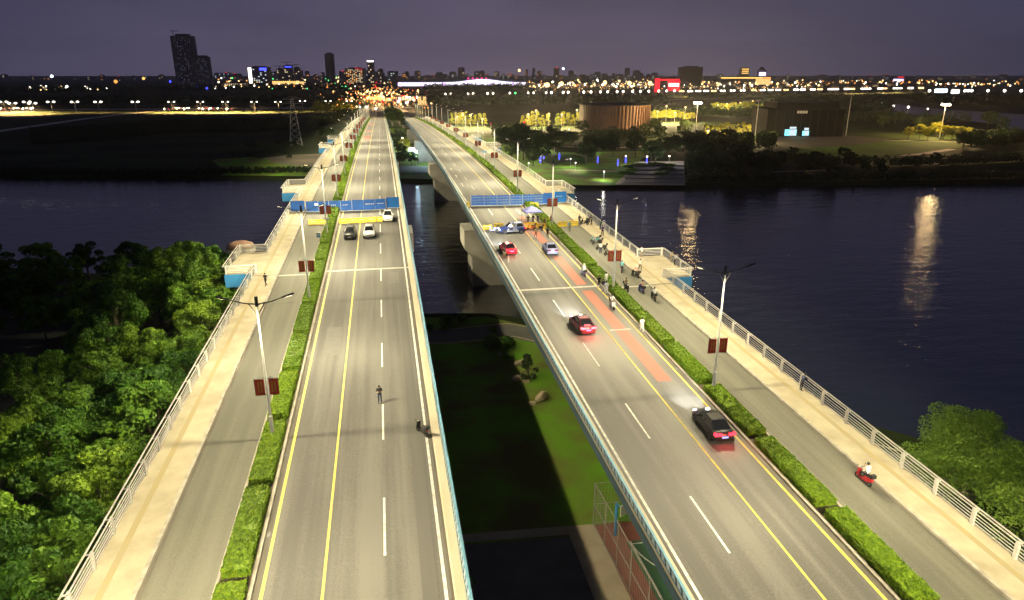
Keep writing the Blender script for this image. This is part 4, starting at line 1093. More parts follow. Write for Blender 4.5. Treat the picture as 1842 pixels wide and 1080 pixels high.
scooter('paint_black', (1.75, 49.3, dz(49.3)), R(28), 'black scooter parked on the edge line of the left bridge')
stand('walk', -15.95, 89.0, R(150), 'black', 'black', 'person in black walking on the pavement of the left bridge')
rider('paint_red', 32.6, 37.3, R(2), 'white', 'black', 'rider in a white top on a red scooter at lower right', 'red scooter ridden along the cycle lane at lower right')
stand('lean', 36.0, 50.6, R(-90), 'navy', 'black', 'person in dark clothes leaning on the right railing')
rider('paint_black', 31.9, 76.0, R(-4), 'white', 'black', 'rider in white on a black scooter by the pavement kerb', 'black scooter ridden close behind a blue scooter')
rider('paint_navy', 31.4, 78.9, R(4), 'pink', 'navy', 'rider in pink on a blue scooter by the pavement kerb', 'blue scooter ridden just ahead of the black scooter')
rider('paint_black', 29.7, 79.8, R(180), 'khaki', 'black', 'rider in khaki coming along the hedge side of the cycle lane', 'black scooter coming along the hedge side')
rider('paint_white', 25.9, 74.0, R(180), 'white', 'grey', 'rider in white and grey on a white scooter on the kerbside line', 'white scooter on the kerbside line of the right bridge')
rider('paint_silver', 26.0, 86.8, R(5), 'white', 'white', 'rider all in white on a silver scooter behind the silver car', 'silver scooter ridden behind the silver car', 'white_rail')
stand('walk', 26.55, 81.4, R(170), 'black', 'black', 'person in black walking by the hedge kerb on the right road')
stand('walk', 26.6, 79.8, R(175), 'navy', 'white', 'person in navy and white walking by the hedge kerb')
stand('stand', 26.75, 79.0, R(160), 'white', 'white', 'person in white following the two walkers by the hedge')
stand('stand', 27.9, 82.6, R(20), 'white', 'white', 'person in white standing beside the hedge near the lamp pole')
stand('walk', 26.75, 66.4, R(180), 'white', 'white', 'person in white walking alone between the line and the hedge')
stand('walk', 34.3, 87.2, R(200), 'white', 'black', 'person in white top and black trousers at the balcony entrance')
rider('paint_black', 32.8, 85.0, R(20), 'pink', 'black', 'rider in pink pausing beside the balcony', 'black scooter paused beside the balcony', 'white_rail')
rider('paint_teal', 31.8, 87.6, R(-20), 'teal', 'grey', 'rider in pale blue on a teal scooter in the cycle lane', 'teal scooter in the cycle lane behind the banner')
stand('lean', 36.9, 93.4, R(0), 'white', 'khaki', 'person in white leaning on the far balcony railing')
stand('lean', 40.2, 90.4, R(-90), 'tan', 'khaki', 'person in tan leaning on the balcony front railing')
stand('lean', 40.2, 89.0, R(-90), 'white', 'black', 'person in white and black at the balcony front railing')
stand('stand', 31.7, 97.2, R(180), 'white', 'navy', 'person in white standing beside the parked scooters')
for i, (x, y, c, w) in enumerate(((32.6, 95.6, 'black', 'nearest'), (32.4, 99.0, 'darkgrey', 'second'), (32.7, 102.2, 'black', 'third'), (32.9, 103.8, 'teal', 'farthest'))):
    scooter('paint_' + c, (x, y, dz(y)), R(60 + 10 * i), '%s scooter parked against the pavement kerb, %s of the four' % ({'black': 'black', 'darkgrey': 'grey', 'teal': 'teal'}[c], w))
stand('walk', 35.1, 107.0, R(175), 'purple', 'black', 'person in purple walking along the right pavement')
stand('lean', 35.9, 110.8, R(-90), 'green', 'black', 'person in green leaning on the right railing')
for i, (x, y, c) in enumerate(((34.2, 114.8, 'black'), (34.9, 116.4, 'darkgrey'))):
    scooter('paint_' + c, (x, y, dz(y) + .15), R(80), '%s scooter standing on the pavement near the blue screen' % ('black', 'grey')[i])
stand('stand', 35.5, 114.6, R(120), 'grey', 'black', 'person in grey standing by the scooters on the pavement')
stand('stand', 33.7, 116.0, R(200), 'black', 'jeans', 'person in black beside the pavement scooters')
stand('stand', 30.6, 111.2, R(180), 'teal', 'grey', 'person in teal standing in front of the yellow cycle lane barriers')
stand('stand', 28.8, 117.0, R(180), 'black', 'black', 'person in black standing beside the orange cone at the hedge')
for i, (x, y, rz, a, b, lab) in enumerate(((24.6, 117.3, 180, 'black', 'black', 'officer in black under the left side of the tent'), (25.6, 117.8, 200, 'black', 'navy', 'officer in dark blue at the middle of the tent'), (26.4, 117.4, 150, 'navy', 'black', 'officer in navy at the right side of the tent'),
        (27.1, 114.9, 220, 'black', 'black', 'person in black by the hedge kerb near the tent'), (23.9, 107.8, 185, 'tan', 'black', 'person in tan walking towards the camera by the patrol car'), (25.8, 107.3, 170, 'black', 'black', 'person in black walking on the red surfacing'))):
    stand('stand' if i < 4 else 'walk', x, y, R(rz), a, b, lab)
scooter('paint_orange', (24.3, 113.4, dz(113.4)), R(100), 'orange scooter parked between the patrol car and the tent')
scooter('paint_black', (25.4, 112.6, dz(112.6)), R(75), 'black scooter parked beside the orange scooter')
stand('stand', 16.75, 96.8, R(200), 'black', 'khaki', 'person in black by the inner railing behind the red car')
scooter('paint_silver', (17.6, 113.0, dz(113.0)), R(95), 'silver scooter in front of the patrol car headlights')

# ================================================================== BARRIERS, SCREENS, TENT
def make_barrier():
    mb = MB(); prof_ = [(-.24, 0), (.24, 0), (.24, .12), (.14, .3), (.10, .85), (-.10, .85), (-.14, .3), (-.24, .12)]
    n = len(prof_); vs = [(-.78, y, z) for y, z in prof_] + [(.78, y, z) for y, z in prof_]
    mb.add(vs, [tuple(range(n)), tuple(range(n, 2 * n))] + [(i, (i + 1) % n, n + (i + 1) % n, n + i) for i in range(n)])
    return mb.mesh('barrier', 'barrier_yellow')
BAR = make_barrier()
capm = MB(); capm.tube((0, 0, .85), (0, 0, .9), .07, n=8); capm = capm.mesh('filler_cap', 'rubber')
strm = MB(); strm.box(-.5, .5, -.128, .128, .48, .58); strm = strm.mesh('reflective_stripe', 'white_rail')
def barrier(x, y, rz, lab):
    o = empty('water_barrier', (x, y, dz(y) + .003), rz, lab, 'barrier', 'yellow water-filled barriers')
    link('shell', BAR, o); link('filler_cap', capm, o); link('reflective_stripe', strm, o)
barrier(-13.0, 123.8, R(3), 'yellow plastic barrier on the left cycle lane, farther from the hedge')
barrier(-11.35, 123.7, R(-2), 'yellow plastic barrier on the left cycle lane, nearer the hedge')
for i in range(5): barrier(-7.75 + i * 1.66, 123.6 + .12 * i, R(random.uniform(-3, 5)), 'yellow plastic barrier on the left road, %s in the row from the hedge' % nth(i))
barrier(30.3, 115.0, R(4), 'yellow plastic barrier on the right cycle lane, nearer the hedge')
barrier(32.4, 115.4, R(-5), 'yellow plastic barrier on the right cycle lane, nearer the pavement')
for i, (x, y) in enumerate(((23.6, 115.0), (25.1, 115.4), (26.4, 114.2))): barrier(x, y, R(8 - 6 * i), 'yellow plastic barrier in front of the tent, %s from the left' % nth(i))
barrier(16.9, 114.9, R(2), 'yellow plastic barrier against the inner railing beside the patrol car')
barrier(19.0, 115.6, R(-3), 'yellow plastic barrier behind the patrol car headlights')
barrier(28.9, 132.0, R(0), 'yellow plastic barrier in front of the blue screen at the hedge gap')
mb = MB(); mb.box(-.22, .22, -.22, .22, 0, .04); mb.tube((0, 0, .04), (0, 0, .85), .19, .04, n=12)
root = empty('traffic_cone', (28.6, 117.9, dz(118) + .7), 0, 'orange traffic cone in the hedge gap behind a person in black', 'cone'); root.location.z = dz(118) + .11
mb.build('cone', 'cone_orange', root); mb = MB(); mb.tube((0, 0, .42), (0, 0, .58), .118, .088, n=12); mb.build('band', 'white_rail', root)
root = empty('electrical_box', (-11.35, 114.2, dz(114.2)), R(8), 'small blue box standing on the left cycle lane', 'box')
mb = MB(); mb.box(-.3, .3, -.22, .22, .05, .75); mb.build('cabinet', 'blue_panel', root); mb = MB(); mb.box(-.34, .34, -.26, .26, .75, .80); mb.build('lid', 'white_rail', root); mb = MB(); mb.box(-.12, .12, -.235, -.22, .3, .6); mb.build('label_plate', 'white_rail', root)
# small signs on posts in the hedge
def hedge_sign(side, y, h, lab, panel, w=.5):
    X = mx(side, -9.9)
    root = empty('hedge_sign', (X, y, dz(y) + .1), 0, lab, 'sign', 'small signs in the hedge')
    mb = MB(); mb.tube((0, 0, 0), (0, 0, h), .035, n=6); mb.build('post', 'pole_paint', root)
    mb = MB(); mb.box(-w, w, -.02, .02, h - .32, h); mb.build('panel', panel, root)
hedge_sign(-1, 114.5, 3.0, 'small white sign on a thin post in the left hedge', 'white_rail')
hedge_sign(1, 196.0, 3.4, 'small dark sign on a post in the right hedge beyond the blue screen', 'blue_panel', .8)
# blue screens closing the bridges
def screen(side, label, spans):
    x0 = spans[0][0]; y0 = spans[0][2]
    root = empty('site_screen', (x0, y0, dz(y0)), 0, label, 'screen', 'blue screens across the bridges')
    for (xa, xb, y, h, m_, kind) in spans:
        z = dz(y) - dz(y0) + (.15 if (xa < -15.4 or xb > 33.8) else 0)
        mb = MB(); n = 10 if kind == 'wave' else 1
        if kind == 'wave':
            vs = []
            N_ = 14
            for i in range(N_ + 1):
                x = xa + (xb - xa) * i / N_; yy = y + .05 * math.sin(i * 1.7) + .03 * math.sin(i * 4.1)
                for zz in (.08, h * .5, h): vs.append((x - x0, yy - y0 + .03 * math.sin(i * 2.3 + zz * 3), z + zz + (.05 * math.sin(i * .9) if zz > h * .9 else 0)))
            mb.add(vs, [(3 * i + k, 3 * i + 3 + k, 3 * i + 4 + k, 3 * i + 1 + k) for i in range(N_) for k in (0, 1)])
        else:
            mb.box(xa - x0 + .02, xb - x0 - .02, y - y0 - .03, y - y0 + .03, z + .08, z + h)
        p = mb.build('panel', m_, root, fix=kind != 'wave')
        mb = MB(); mb.box(xa - x0 - .04, xa - x0 + .015, y - y0 - .05, y - y0 + .05, z, z + h + .04); mb.box(xa - x0, xb - x0, y - y0 - .22, y - y0 + .22, z, z + .07); link('stand', mb.mesh('stand', 'pole_paint'), p)
        if kind == 'wave':
            mb = MB()
            for q in range(3): mb.box(xa - x0 + .2, xb - x0 - .2, y - y0 - .10, y - y0 - .085, z + h * (.3 + .25 * q), z + h * (.3 + .25 * q) + .035)
            link('strap', mb.mesh('strap', 'pole_paint'), p)
        elif random.random() < .6:
            mb = MB()
            for q in range(random.randint(3, 6)):
                xx = xa - x0 + .4 + q * .34
                if xx + .3 < xb - x0: mb.box(xx, xx + .22, y - y0 - .05, y - y0 - .035, z + h * .55, z + h * .55 + .14)
            if mb.v: link('lettering', mb.mesh('lettering', 'white_rail'), p)
    return root
hb, hbr = 'hoarding_blue', 'hoarding_bright'
screen(-1, 'blue hoarding of flat panels closing the left bridge', [(-18.0, -15.4, 134.6, 2.0, hb, 'flat'), (-15.2, -12.9, 134.5, 2.0, hb, 'flat'), (-12.9, -10.95, 134.3, 2.0, hb, 'flat'), (-10.9, -8.75, 134.35, 2.0, hb, 'flat'), (-8.7, -6.6, 134.2, 2.0, hb, 'flat'), (-6.6, -4.4, 134.2, 2.05, hb, 'flat'), (-4.4, -2.2, 134.3, 2.05, hb, 'flat'), (-2.2, -.2, 134.5, 2.05, hb, 'flat'), (-.05, 2.45, 135.6, 2.1, hbr, 'flat')])
screen(1, 'blue screen of sheeted frames closing the right bridge', [(16.6, 19.2, 134.8, 2.1, 'sheet_blue', 'wave'), (19.2, 21.8, 134.6, 2.1, 'sheet_blue', 'wave'), (21.8, 24.4, 134.4, 2.1, 'sheet_blue', 'wave'), (24.4, 27.0, 134.3, 2.1, 'sheet_blue', 'wave'), (27.0, 29.2, 134.25, 2.1, 'sheet_blue', 'wave'), (29.2, 31.3, 134.3, 2.1, 'sheet_blue', 'wave'), (31.3, 33.4, 134.5, 2.2, hb, 'flat'), (33.7, 36.2, 134.8, 2.2, hbr, 'flat')])
barrier(16.0, 134.9, R(90), 'yellow plastic barrier at the railing end of the blue screen')
barrier(37.2 - .9, 136.4, R(80), 'yellow plastic barrier behind the pavement end of the blue screen')
# glowing plate added to stand in for a white glare spot
root = empty('glare_plate', (-13.2, 134.35, dz(134.4) + 1.4), 0, 'small glowing plate added for the white glare on the left hoarding', 'lamp')
mb = MB(); mb.box(-.35, .35, -.06, .06, -.2, .2); mb.build('housing', 'dark_metal', root); mb = MB(); mb.box(-.3, .3, -.08, -.065, -.16, .16); mb.build('glass', 'e_white', root)
# gazebo tent
tx, ty = 25.6, 119.0; tz = dz(ty)
root = empty('gazebo_tent', (tx, ty, tz), R(4), 'blue-violet pop-up tent beside the hedge on the right road', 'tent')
for sx in (-1, 1):
    for sy in (-1, 1):
        mb = MB(); mb.tube((sx * 1.45, sy * 1.45, 0), (sx * 1.45, sy * 1.45, 2.15), .03, n=6); mb.build('leg', 'dark_metal', root)
mb = MB(); e = 1.55
mb.add([(-e, -e, 2.15), (e, -e, 2.15), (e, e, 2.15), (-e, e, 2.15), (-.5, -.5, 2.72), (.5, -.5, 2.72), (.5, .5, 2.72), (-.5, .5, 2.72), (0, 0, 3.05)], [(0, 1, 5, 4), (1, 2, 6, 5), (2, 3, 7, 6), (3, 0, 4, 7), (4, 5, 8), (5, 6, 8), (6, 7, 8), (7, 4, 8)]); mb.build('canopy', 'tent_cloth', root, fix=False)
mb = MB()
for a, b in (((-e, -e), (e, -e)), ((e, -e), (e, e)), ((e, e), (-e, e)), ((-e, e), (-e, -e))): mb.add([(a[0], a[1], 2.15), (b[0], b[1], 2.15), (b[0], b[1], 1.93), (a[0], a[1], 1.93)], [(0, 1, 2, 3)])
mb.build('valance', 'tent_cloth', root, fix=False)
# plain white bollard beside the inner railing
root = empty('bollard', (16.95, 94.6, dz(94.6)), 0, 'white bollard by the inner railing of the right bridge', 'bollard')
mb = MB(); mb.tube((0, 0, 0), (0, 0, 1.0), .09, .08, n=10); mb.ball((0, 0, 1.0), .085); mb.build('post', 'white_rail', root); mb = MB(); mb.tube((0, 0, .7), (0, 0, .82), .095, n=10); mb.build('band', 'cone_orange', root)
# pedestrian barrier rail next to the hedge
root = empty('pedestrian_barrier', (27.0, 104.5, dz(104.5)), R(84), 'tan metal crowd barrier standing beside the right hedge', 'barrier')
mb = MB(); mb.tube((-1.2, 0, 1.05), (1.2, 0, 1.05), .025, n=6); mb.tube((-1.2, 0, .2), (1.2, 0, .2), .02, n=6); mb.build('frame', 'tan_paving', root)
for i in range(9):
    mb = MB(); mb.tube((-1.2 + .3 * i, 0, .2 if 0 < i < 8 else 0), (-1.2 + .3 * i, 0, 1.05), .014, n=5); mb.build('bar', 'tan_paving', root)

# ================================================================== FAR BANK: PARK
def glow_light(parent, loc, power, color, radius=0.4, spot=False):
    key = ('pt', power, color, radius)
    if key not in MATS:
        ld = bpy.data.lights.new('lamp_light', 'POINT'); ld.energy = power; ld.color = color; ld.shadow_soft_size = radius; MATS[key] = ld
    o = bpy.data.objects.new('lamp_light', MATS[key]); col.objects.link(o); o.parent = parent; o.location = loc
    return o
WARM, WHITE_L, COOL = (1.0, .76, .36), (1.0, .95, .82), (.8, .9, 1.0)
def garden_lamp(i, px, py, blue, white, dim=False):
    g = G(px, py + 15.5); h = max(2.6, height_at(px, py, g))
    root = empty('garden_lamp', g, 0, '%s park lamp near the far shore, %s from the left' % ('blue-columned' if blue else 'slim white', nth(i)), 'park lamp', 'park lamps on the far shore')
    mb = MB(); mb.tube((0, 0, 0), (0, 0, h), .07, .05, n=6); mb.build('post', 'pole_paint', root)
    if blue: mb = MB(); mb.tube((0, 0, h * .25), (0, 0, h * .86), .22, n=8); mb.build('blue_column', 'e_blue', root)
    if white:
        mb = MB(); mb.ball((0, 0, h), .42 if not dim else .3, sq=(1, 1, .7)); mb.build('globe', 'e_white', root)
        glow_light(root, (0, 0, h - .7), 8000 if not dim else 3000, WHITE_L, .3)
    else:
        mb = MB(); mb.box(-.25, .25, -.25, .25, h - .1, h + .1); mb.build('cap', 'pole_paint', root)
GL = sorted([(922, 258, 1, 1, 1), (939, 254, 1, 1, 0), (951, 294, 0, 1, 1), (972, 281, 1, 1, 0), (978, 274, 1, 0, 0), (997, 258, 0, 1, 1), (1006, 275, 1, 0, 0), (1026, 286, 0, 1, 1), (1035, 293, 0, 1, 1), (1064, 260, 1, 1, 0), (1075, 281, 1, 0, 0), (1111, 286, 1, 0, 0), (1125, 281, 1, 1, 0), (1163, 282, 1, 1, 0), (1203, 281, 0, 1, 0), (1086, 309, 0, 1, 1), (1023, 233, 0, 1, 1), (869, 239, 0, 1, 1)])
for i, a in enumerate(GL): garden_lamp(i, *a[:4], dim=a[4])
def mast(px, pyb, pyt, lit, lab):
    g = G(px, pyb); h = height_at(px, pyt, g)
    root = empty('light_mast', g, 0, lab, 'light mast', 'tall light masts in the park')
    mb = MB(); tapered(mb, [(0, 0, 0), (0, 0, h)], [.28, .14], n=8); mb.build('pole', 'pole_paint', root)
    mb = MB(); mb.lathe([(1.6, h - .2), (1.6, h + .1), (.4, h + .5)], n=12); mb.build('crown_ring', 'dark_metal', root)
    if lit:
        for k in range(6):
            a = 2 * math.pi * k / 6; mb = MB(); mb.ball((1.9 * math.cos(a), 1.9 * math.sin(a), h - .45), .75, sq=(1, 1, .75)); mb.build('floodlight', 'e_flood', root)
        glow_light(root, (0, 0, h - 1.6), lit, (1.0, .64, .26), 2.0)
    return root
mast(1250, 250, 184, 260000, 'tall mast with a ring of warm floodlights right of the drum building')
mast(1690, 249, 187, 340000, 'tall floodlight mast above the yellow trees at right')
mast(1358, 246, 182, 0, 'unlit tall mast left of the dark museum')
mast(1521, 245, 172, 0, 'unlit tall mast right of the dark museum')
# warm street lamps among the golden trees
def warm_lamp(i, px, pyh, pyb, power=9000, m_='e_warm'):
    g = G(px, pyb); h = height_at(px, pyh, g)
    root = empty('warm_street_lamp', g, 0, 'warm street lamp among the lit trees of the far bank, %s from the left' % nth(i), 'street lamp', 'warm street lamps on the far bank')
    mb = MB(); mb.tube((0, 0, 0), (0, 0, h), .11, .07, n=6); mb.build('pole', 'pole_paint', root)
    mb = MB(); mb.ball((0, 0, h), .8, sq=(1, 1, .6)); mb.build('lamp_head', m_, root)
    glow_light(root, (0, -.4, h - 1.0), power, WARM, .5)
WL = [(823, 210, 227.5), (833, 204, 227.5), (847, 207, 229), (868, 214, 231), (950, 206, 230), (964, 199, 229), (987, 205, 229.5), (1010, 206, 230), (1037, 198, 229), (1182, 201, 221), (1197, 191, 221), (1213, 203, 221), (1231, 193, 221), (1272, 236, 254), (1293, 238, 255), (1312, 239, 254), (1335, 240, 255), (1290, 189, 206), (1306, 187, 206), (1330, 185, 204), (1352, 182, 203), (1380, 182, 202)]
for i, a in enumerate(sorted(WL)): warm_lamp(i, *a, power=130000)
gi = 0
def golds(lst, kind, lab, grp):
    for i, (px, py, s) in enumerate(lst):
        g = G(px, py); tree(kind, g.x, g.y, s, lab % nth(i), grp)
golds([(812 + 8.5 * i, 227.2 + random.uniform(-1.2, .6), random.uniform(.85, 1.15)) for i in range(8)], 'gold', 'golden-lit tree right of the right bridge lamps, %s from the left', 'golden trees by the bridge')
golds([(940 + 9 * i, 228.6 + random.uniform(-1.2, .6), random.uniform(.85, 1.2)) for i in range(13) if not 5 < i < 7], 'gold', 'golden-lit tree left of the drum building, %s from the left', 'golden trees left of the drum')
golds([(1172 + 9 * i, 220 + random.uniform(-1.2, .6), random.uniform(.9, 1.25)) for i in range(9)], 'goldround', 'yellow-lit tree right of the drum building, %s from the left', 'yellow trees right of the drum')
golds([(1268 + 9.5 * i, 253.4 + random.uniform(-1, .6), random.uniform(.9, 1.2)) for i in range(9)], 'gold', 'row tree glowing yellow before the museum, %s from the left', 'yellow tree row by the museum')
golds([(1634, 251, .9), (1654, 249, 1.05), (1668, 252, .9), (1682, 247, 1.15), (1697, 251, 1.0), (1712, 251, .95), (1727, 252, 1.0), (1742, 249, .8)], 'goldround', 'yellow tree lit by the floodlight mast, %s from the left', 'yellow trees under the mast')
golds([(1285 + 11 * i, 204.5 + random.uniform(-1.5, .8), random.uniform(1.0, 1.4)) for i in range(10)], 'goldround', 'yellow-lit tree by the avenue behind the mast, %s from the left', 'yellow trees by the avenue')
# plain dark park trees
def scatter(region, n, kind, smin, smax, lab, grp, name='tree'):
    k = 0; x0, x1, y0, y1 = region
    while k < n:
        px, py = random.uniform(x0, x1), random.uniform(y0, y1); g = G(px, py)
        if -21 < g.x < 40 and g.y < 520: k += 1; continue
        tree(kind, g.x, g.y, random.uniform(smin, smax), lab, grp, name); k += 1
scatter((905, 1045, 250, 300), 18, 'park', .9, 1.4, 'dark leafy park tree among the blue lamps on the far shore', 'park trees among the blue lamps')
scatter((1040, 1180, 240, 300), 16, 'park', .9, 1.4, 'dark leafy park tree below the drum building', 'park trees below the drum')
scatter((1180, 1260, 240, 290), 9, 'park', .9, 1.4, 'dark leafy park tree behind the stepped plaza', 'park trees behind the plaza')
scatter((1240, 1400, 262, 326), 24, 'park', .9, 1.5, 'dark leafy tree on the unlit far shore right of the plaza', 'dark shore trees')
scatter((1400, 1520, 285, 322), 9, 'park', .6, 1.0, 'dark tree on the shore below the event square', 'dark trees below the square')
scatter((1520, 1680, 290, 318), 7, 'park', .4, .8, 'dark low tree on the shore below the oval lawn', 'dark trees below the oval lawn')
scatter((1715, 1842, 255, 285), 10, 'park', .7, 1.1, 'dark tree at the right edge beyond the oval lawn', 'dark trees at the right edge')
scatter((1740, 1900, 225, 255), 8, 'park', 1.0, 1.5, 'dark tree beside the side channel at far right', 'dark trees by the side channel')
scatter((1560, 1700, 222, 236), 8, 'park', 1.0, 1.5, 'dark tree behind the floodlit yellow trees', 'dark trees behind the yellow trees')
scatter((420, 590, 262, 290), 10, 'park', .3, .55, 'low dark bush on the left far shore', 'bushes on the left far shore', 'bush')
scatter((560, 600, 240, 262), 5, 'park', .5, .8, 'dark tree beside the far end of the left bridge', 'trees beside the left bridge end')
k = 0
for y in np.arange(455, 660, 17):                       # clipped trees between the two carriageways
    for x in (6.8, 11.4):
        tree('park' if (k % 3) else 'grove', x + random.uniform(-.6, .6), y + random.uniform(-2, 2), random.uniform(.95, 1.15), 'green tree planted between the two carriageways at the far end', 'median trees at the far end', z=max(0, dz(y) - 1.5)); k += 1
for i, (x, y, s) in enumerate(((8.0, 330, .8), (10.5, 345, .9), (7.0, 356, .8), (11.5, 300, .7), (6.4, 300, .7), (9.5, 312, .6), (8, 390, 1), (11, 410, 1))):
    tree('goldround' if i in (1,) else 'park', x, y, s, 'small tree on the far shore between the two bridges, %s from the water' % nth(i), 'trees between the bridges')
# lit pavilion below the far end of the right bridge
root = empty('riverside_kiosk', (15.0, 345, 0), 0, 'brightly lit white and green kiosk under the right bridge', 'kiosk')
mb = MB(); mb.box(-3.5, 5, -3, 3, 3.2, 3.6); mb.build('roof', 'roof_grey', root)
mb = MB(); mb.box(-3.2, 4.7, 2.6, 2.8, 0, 3.2); mb.build('back_wall', 'white_rail', root)
for x in (-3.1, -.5, 2, 4.5):
    mb = MB(); mb.tube((x, -2.8, 0), (x, -2.8, 3.2), .1, n=6); mb.build('column', 'white_rail', root)
mb = MB(); mb.box(-3, 4.5, -2.6, 2.4, 3.05, 3.18); mb.build('ceiling_light', 'e_cool', root)
glow_light(root, (0, -6, 5), 9000, (.85, 1.0, .85), .5)
for i, (x, y, m_, c) in enumerate(((13.6, 300, 'e_cool', (.5, .8, 1)), (10, 366, 'e_white', WHITE_L))):
    root = empty('shore_lamp', (x, y, 0), 0, ('cool blue-white lamp under the far right bridge edge', 'white lamp on the path between the far bridge ends')[i], 'lamp', 'shore lamps between the bridges')
    mb = MB(); mb.tube((0, 0, 0), (0, 0, 6), .08, n=6); mb.build('pole', 'pole_paint', root); mb = MB(); mb.ball((0, 0, 6), .5, sq=(1, 1, .6)); mb.build('lamp_head', m_, root)
    glow_light(root, (0, -.3, 5.2), (9000, 6000)[i], c, .4)
# stepped plaza
root = empty('stepped_plaza', (0, 0, 0), 0, 'stepped stone plaza on the far shore with planting beds', 'plaza')
root.location = G(1170, 312)
def rel(p): return (p.x - root.location.x, p.y - root.location.y)
for i in range(5):
    ya, yb = 330 - i * 7.0, 330 - i * 7.0 - 5.5
    mb = MB(); mb.prism([rel(G(1120 + i * 4.5, ya)), rel(G(1230, ya)), rel(G(1230, yb)), rel(G(1124 + i * 4.5, yb))], 0.06, .18 + i * .22); mb.build('step', 'paving', root)
for i, (px, py) in enumerate(((1130, 306), (1138, 313), (1195, 310), (1190, 319), (1180, 301), (1205, 303), (1128, 318), (1148, 303))):
    g = G(px, py); tag(link('planter_shrub', random.choice(SHRUB), None, (g.x, g.y, .8), random.uniform(0, 6), (3.0, 1.6, .8)), 'dark low planting bed on the stepped plaza, %s bed' % nth(i), 'shrub', 'planting beds on the plaza')
# power pylon on the left far bank
g = G(533, 262); h = height_at(533, 176, g)
root = empty('power_pylon', g, R(10), 'slim lattice power pylon on the dark far bank left of the bridges', 'pylon')
mb = MB(); leg = []
for sx in (-1, 1):
    for sy in (-1, 1):
        m2 = MB(); m2.tube((sx * 3.2, sy * 3.2, 0), (sx * .5, sy * .5, h), .14, .08, n=4); m2.build('leg', 'pole_paint', root)
for k in range(8):
    t0, t1 = k / 8, (k + 1) / 8; a, b = 3.2 - 2.7 * t0, 3.2 - 2.7 * t1
    for sy in (-1, 1):
        mb.tube((-a, sy * a, h * t0), (b, sy * b, h * t1), .06, n=4); mb.tube((a, sy * a, h * t0), (-b, sy * b, h * t1), .06, n=4)
        mb.tube((sy * a, -a, h * t0), (sy * b, b, h * t1), .06, n=4)
mb.build('bracing', 'pole_paint', root)
for t in (.78, .88, .97):
    m2 = MB(); m2.tube((-5, 0, h * t), (5, 0, h * t), .1, n=4); m2.tube((-5, 0, h * t), (0, 0, h * t + 1.5), .06, n=4); m2.tube((5, 0, h * t), (0, 0, h * t + 1.5), .06, n=4); m2.build('cross_arm', 'pole_paint', root)

# ================================================================== FAR BUILDINGS
def site(x0, x1, yb):
    a, b = G(x0, yb), G(x1, yb); c = (a + b) / 2; d = b - a
    return c, d.length, math.atan2(d.y, d.x)
def far_building(name, label, x0, x1, yt, yb, m_, depth=.7, cat='building', group='far city buildings', setback=True, crown=None):
    c, w, rz = site(x0, x1, yb); h = height_at((x0 + x1) / 2, yt, c)
    root = empty(name, (c.x, c.y, 0), rz, label, cat, group); d = w * depth
    mb = MB(); mb.box(-w / 2, w / 2, 0, d, 0, h); mb.build('wall', m_, root)
    mb = MB(); mb.box(-w * .3, w * .32, d * .2, d * .8, h, h * 1.0 + max(3, h * .04)); mb.build('roof', 'roof_grey', root)
    return root, w, h, d
def windows(root, w, h, nx, nz, m_, share=.5, z0=.08, z1=.95, x0=-.45, x1=.45, wid=.6, hei=.5, m2=None):
    mb = MB(); dx, dz_ = w * (x1 - x0) / nx, h * (z1 - z0) / nz
    mb.box(-dx * wid / 2, dx * wid / 2, -w * .004 - .3, -.02, 0, dz_ * hei); me = mb.mesh('window', m_)
    me2 = None
    if m2: me2 = me.copy(); me2.materials[0] = MATS[m2]
    for i in range(nx):
        for j in range(nz):
            if random.random() < share: link('window', me2 if (m2 and random.random() < .35) else me, root, (w * x0 + dx * (i + .5), 0, h * z0 + dz_ * j))
def band(root, name, m_, x0, x1, z0, z1, out=.6): mb = MB(); mb.box(x0, x1, -out - .6, -.05, z0, z1); return mb.build(name, m_, root)
# facade stripes for glass towers
def mullions(root, w, h, n, m_='far_city', t=.12):
    me = MB(); dx = w / n; me.box(-dx * t, dx * t, -.9, -.02, 0, h * .99); me = me.mesh('mullion', m_)
    for i in range(n + 1): link('mullion', me, root, (-w / 2 + dx * i, 0, 0))
r_, w, h, d = far_building('glass_tower', 'tallest dark tower on the left skyline with a crane on its roof', 319, 355, 65, 154, 'tower_dark', .5); mullions(r_, w, h, 9, 'tower_grey')
for z in range(1, 12):
    mb = MB(); mb.box(-w / 2, w / 2, -.6, -.02, h * z / 12, h * z / 12 + 1.2); mb.build('floor_band', 'tower_grey', r_)
mb = MB(); mb.tube((-w * .42, d * .3, h), (-w * .42, d * .3, h + 20), 1.2, n=4); mb.tube((-w * .55, d * .3, h + 17), (-w * .1, d * .3, h + 17), .9, n=4); mb.build('crane', 'tower_dark', r_)
windows(r_, w, h, 9, 24, 'e_dim', .35, z0=.03, z1=.98)  # dim window glow added to lift the dark tower face
r_, w, h, d = far_building('office_tower', 'brown dark tower right beside the tallest tower', 357, 380, 102, 154, 'tower_grey', .5); mullions(r_, w, h, 7, 'tower_dark')
windows(r_, w, h, 7, 14, 'e_dim', .35, z0=.03, z1=.95)
band(r_, 'roof_canopy', 'tower_dark', -w * .54, w * .54, h * .985, h * 1.02)
r_, w, h, d = far_building('columned_hall', 'low pale columned building with glowing columns on the left skyline', 404, 450, 149, 158, 'tower_grey', .5)
for i in range(12): band(r_, 'column', 'e_window', -w * .47 + w * .94 * i / 12, -w * .47 + w * .94 * i / 12 + w * .025, h * .05, h * .8)  # column lighting is put into a glowing material
r_, w, h, d = far_building('lit_office', 'office block with a glowing white edge and blue roof lights', 450, 484, 121, 158, 'tower_dark', .6)
